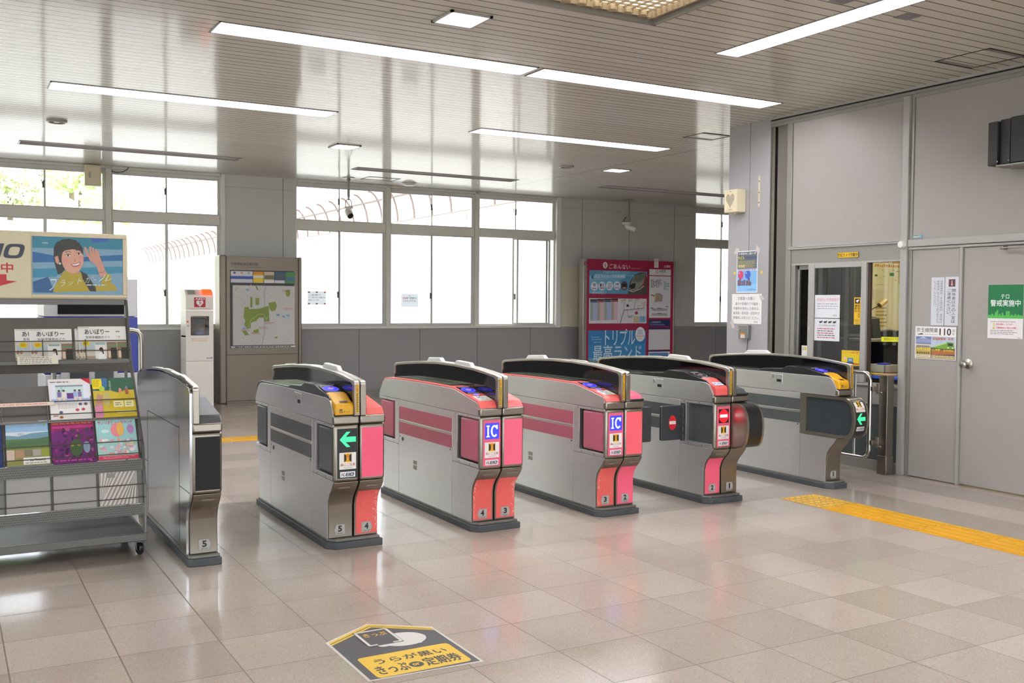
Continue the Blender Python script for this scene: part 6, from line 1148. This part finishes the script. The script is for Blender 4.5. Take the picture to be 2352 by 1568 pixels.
paper('wall_paper', 'blank sheet pinned under the office chart', 'paper', (9.03, 7.675, 1.52), *WY, .22, .115, lambda p, w, h: p.lines(.1*w, .2*h, .9*w, .9*h, 4, 'b9b18f', .25, .3), 'cfc8a6', .003)
def memo(p, w, h):
    for k in range(7): p.rect((.0 if k % 2 else .1)*w, (.03+.135*k)*h, (.9 if k % 2 else .7)*w, (.1+.135*k)*h, ('c9a63a', 'b8a46a')[k % 2]); p.lines(.05*w, (.03+.135*k)*h, .95*w, (.11+.135*k)*h, 1, '8a7a4a', .4, .2, k)
paper('wall_paper', 'column of yellow memo slips on the office wall under the sheet', 'paper', (9.08, 7.675, 1.2), *WY, .2, .3, memo, 'cdc49c', .003)
t = thing('office_desk', (8.45, 6.95, 0), 'office desk with a dark drawer unit seen through the service window', 'desk'); q = MB(); q.box(7.85, 9.3, 6.75, 7.24, 1.09, 1.118, mat('desk_grey', '8a8a80', .4, noise=.03)); q.build('top', t, bevel=.004)
for x in (7.87, 9.24): q = MB(); q.box(x, x+.04, 6.8, 7.2, 0, 1.09, M_TRIM); q.build('leg', t)
q = MB(); q.box(8.15, 8.36, 6.78, 7.2, .3, 1.085, mat('navy_unit', '1b2230', .5, noise=.05)); q.build('drawer', t, bevel=.004)
t = thing('card_terminal', (8.22, 6.98, 1.118), 'small dark card machine with a lit blue screen on the office desk', 'card machine'); q = MB(); q.prism([(6.93, 1.119), (6.95, 1.32), (7.05, 1.34), (7.08, 1.119)], 'x', 8.165, 8.285, M_DGREY); q.build('body', t, bevel=.006); p = Print((0, 6.947, 0), (1, 0, 0), (0, .1, 1)); p.rect(8.182, 1.275, 8.248, 1.318, '2a2a30'); p.rect(8.188, 1.281, 8.242, 1.312, '6a62d8', 1.2); p.build('screen', t)
t = thing('desk_machines', (8.5, 7.12, 1.118), 'low row of dark ticket office equipment on the desk', 'office machine'); q = MB(); q.box(8.3, 8.75, 7.02, 7.22, 1.119, 1.19, M_BLACK); q.build('body', t, bevel=.01); q = MB(); q.tube([(8.32, 7.0, 1.19), (8.45, 6.99, 1.2), (8.6, 7.0, 1.19)], .006, M_CHROME, 8); q.build('arm', t)
t = thing('hanging_roller', (8.3, 7.0, 1.118), 'wooden cylinder on a thin black arm above the office desk', 'roller'); q = MB(); q.tube([(8.1, 6.98, 1.119), (8.1, 6.98, 1.37), (8.33, 7.0, 1.45)], .005, M_BLACK, 8); q.build('arm', t); q = MB(); q.lathe([(0, -.055), (.026, -.052), (.028, 0), (.028, .052), (0, .055)], (8.38, 7.0, 1.475), mat('pale_wood', 'b09a5e', .5, noise=.1), (.85, .02, .45), 18); q.build('cylinder', t)
paper('yellow_notice', 'yellow plastic label hanging from the clear sheet at the service window', 'notice', (XR+.08, 6.02, 1.13), (0, -1, .02), (0, -.04, 1), .225, .042, lambda p, w, h: p.text('飛沫防止シートです', .12*w, .3*h, .9*w, .8*h, '6a6420', .01), 'd6d222', .002)
t = thing('plastic_sheet', (XR+.1, 5.94, 1.1), 'clear plastic sheet hanging in the open service window gap', 'sheet'); q = MB(); V = []; F = []
for i in range(13):
    y = 6.1-.33*i/12; w_ = .006*math.sin(i*1.7); V += [(XR+.1+w_, y, 1.1), (XR+.1+w_*.6, y, 1.84)]
    if i: k = len(V); F.append((k-4, k-2, k-1, k-3))
q.add(V, F, glass_mat('clear_sheet', 'fafaf4', .4)); q.build('sheet', t)
t = thing('counter', (7.42, 6.2, 0), 'blue edged counter inside the service window', 'counter'); q = MB(); q.box(7.2, 7.62, 5.75, 7.0, .8, .826, mat('blue_edge', '2a57b0', .45, noise=.05)); q.build('top', t, bevel=.004); q = MB(); q.box(7.25, 7.6, 5.8, 6.98, 0, .8, mat('counter_front', '59574f', .6, noise=.05)); q.build('body', t); q = MB(); q.box(7.205, 7.55, 5.96, 6.25, .827, .84, mat('cardboard', 'a0805e', .7, noise=.08)); q.build('mat', t)
t = thing('paper_tray', (7.38, 6.2, .841), 'white plastic tray on the service counter', 'tray'); q = MB(); MT = mat('tray_white', 'c9c8c4', .4, noise=.02)
for a in ((7.3, 7.5, 6.06, 6.07), (7.3, 7.5, 6.28, 6.29), (7.3, 7.31, 6.06, 6.29), (7.49, 7.5, 6.06, 6.29)): q.box(a[0], a[1], a[2], a[3], .842, .915, MT)
q.box(7.3, 7.5, 6.06, 6.29, .841, .85, MT); q.build('tray_body', t, bevel=.002); 
q = MB(); q.box(7.33, 7.42, 6.09, 6.17, .916, .93, mat('blue_box', '2f3fd0', .4, noise=.03)); tag(q.build('blue_case', bevel=.003), 'small blue case lying on the white tray', 'case')
o = MB(); o.box(7.21, 7.29, 5.99, 6.22, .8405, .8445, mat('yellow_paper', 'cfc32c', .6, noise=.04)); tag(o.build('yellow_sheet'), 'yellow sheet lying on the counter before the tray', 'paper')
q = MB()
for k in range(5): q.box(7.34+.004*k, 7.58, 5.8, 5.95, .827+.011*k, .837+.011*k, mat(('book_red', 'book_cream', 'book_grey', 'book_yellow', 'book_white')[k], ('9a4a34', 'c9bc8e', '77756c', 'c0a43a', 'cfccc2')[k], .6, noise=.05))
tag(q.build('paper_stack'), 'pile of forms at the right end of the service counter', 'papers')
# ---- steel post and hinged pipe gate
t = thing('gate_post', (7.04, 5.81, 0), 'square steel post standing before the office wall', 'post'); q = MB(); q.box(6.99, 7.075, 5.77, 5.855, .0, .85, M_BRONZE); q.build('shaft', t, bevel=.003); q = MB(); q.box(6.985, 7.08, 5.765, 5.86, 0, .16, M_BRONZE); q.build('foot', t, bevel=.003); q = MB(); q.box(6.975, 7.09, 5.755, 5.87, .85, .862, mat('cardboard')); q.build('cap', t)
t = thing('swing_gate', (6.93, 6.2, .12), 'chrome pipe swing gate hinged on the steel post', 'gate'); X = 6.93; q = MB(); c = .07
path = [(X, 5.90, .13+c)]+[(X, 5.90, .79)]+[(X, 5.9+c*(1-math.cos(R(a))), .80+c*math.sin(R(a))) for a in (0, 30, 60, 90)]+[(X, 6.62, .87), (X, 6.68, .85), (X, 6.7, .8), (X, 6.7, .2), (X, 6.68, .15), (X, 6.62, .13)]+[(X, 5.9+c*(1-math.cos(R(a))), .2-c*math.sin(R(a))) for a in (90, 60, 30, 0)]
q.tube(path, .019, M_PIPE, 12, closed=True); q.build('frame', t)
for y in (6.06, 6.22, 6.38, 6.54): q = MB(); q.cyl((X, y, .13), (X, y, .87), .0105, M_PIPE, 10); q.build('bar', t)
for z in (.735, .27): q = MB(); q.box(X-.012, 6.995, 5.86, 5.9, z-.02, z+.02, M_BRONZE); q.box(6.975, 6.992, 5.845, 5.875, z-.045, z+.045, M_BRONZE); q.cyl((6.96, 5.86, z-.03), (6.96, 5.80, z-.03), .006, M_CHROME, 8); q.build('hinge', t, bevel=.003)

# ================================================================== ON THE FLOOR
def tact(name, label, x0, x1, y0, y1, dotrows, axis):
    MTc = mat('tactile_yellow', 'cf9a14', .45, noise=.1, nscale=20); MTd = mat('tactile_dull', 'b3953a', .5, noise=.12, nscale=20); q = MB(); T = .4
    n = int(round(((y1-y0) if axis == 'y' else (x1-x0))/T))
    for i in range(n):
        if axis == 'y': b = (x0, x1, y1-(i+1)*T+.003, y1-i*T-.003)
        else: b = (x0+i*T+.003, x0+(i+1)*T-.003, y0, y1)
        dots = i < dotrows; m_ = MTd if dots else MTc; q.box(b[0], b[1], b[2], b[3], 0, .0025, m_)
        if dots:
            for u in range(6):
                for v in range(6): q.lathe([(.02, 0), (.013, .005), (0, .005)], (b[0]+.035+u*(b[1]-b[0]-.07)/5, b[2]+.035+v*(b[3]-b[2]-.07)/5, .0025), MTc, n=10)
        else:
            for u in range(4):
                if axis == 'y': c = b[0]+.05+u*(b[1]-b[0]-.1)/3; q.box(c-.018, c+.018, b[2]+.02, b[3]-.02, .002, .007, MTc)
                else: c = b[2]+.05+u*(b[3]-b[2]-.1)/3; q.box(b[0]+.02, b[1]-.02, c-.018, c+.018, .002, .007, MTc)
    return tag(q.build(name, smooth=False), label, 'tactile paving')
tact('tactile_paving', 'yellow tactile paving strip ending in dots before the office door', 5.425, 5.79, 1.435, 5.435, 1, 'y')
tact('tactile_paving', 'yellow tactile paving strip on the far floor beyond the gates', -.2, 5.8, 10.29, 10.65, 0, 'x')
def stk(p, w, h):
    A = [(0, .02), (.487, .0), (.487, .49), (.245, .665), (0, .512)]; p.poly(A, 'c9c4bc'); ins = [(.012, .03), (.476, .012), (.476, .485), (.245, .652), (.012, .505)]; p.poly(ins, '3c3d3f')
    for d0, d1, c in ((.0, .02, 'd9b41c'), (.027, .043, 'd9b41c')):
        p.put([(.012, .505-d1), (.245, .652-d1), (.476, .485-d1), (.476, .485-d0), (.245, .652-d0), (.012, .505-d0)], [(0, 1, 4, 5), (1, 2, 3, 4)], c)
    p.rrect(.045, .03, .452, .27, .022, 'e0b81e'); p.text('うらが黒い', .095, .168, .41, .225, '26241c', .04); p.text('きっぷ', .07, .06, .2, .148, '26241c', .035); p.ell(.235, .1, .03, .03, '26241c'); p.text('or', .219, .088, .251, .112, 'e0b81e', .03); p.text('定期券', .272, .06, .43, .148, '26241c', .035)
    p.ell(.305, .40, .105, .085, 'd5d2cc'); p.poly([(.245, .33), (.36, .32), (.4, .38), (.3, .44), (.24, .4)], 'd5d2cc'); p.rrect(.18, .345, .28, .395, .022, 'd5d2cc')
    p.poly([(.14, .37), (.30, .37), (.30, .57), (.14, .57)], '3c3d3f'); p.line([(.15, .38), (.15, .562), (.292, .562), (.292, .38)], .012, 'd5d2cc'); p.line([(.15, .382), (.185, .382)], .012, 'd5d2cc'); p.line([(.292, .382), (.255, .382)], .012, 'd5d2cc')
    p.text('きっぷ', .17, .485, .272, .53, 'dcb020', .04)
p = Print((1.394, 3.495, .0006), (1, 0, 0), (0, 1, 0), h=.00025); stk(p, 0, 0); tag(p.build('floor_sticker'), 'house-shaped black and yellow ticket sticker on the floor', 'floor sticker')
for pr in ('protos',): pass
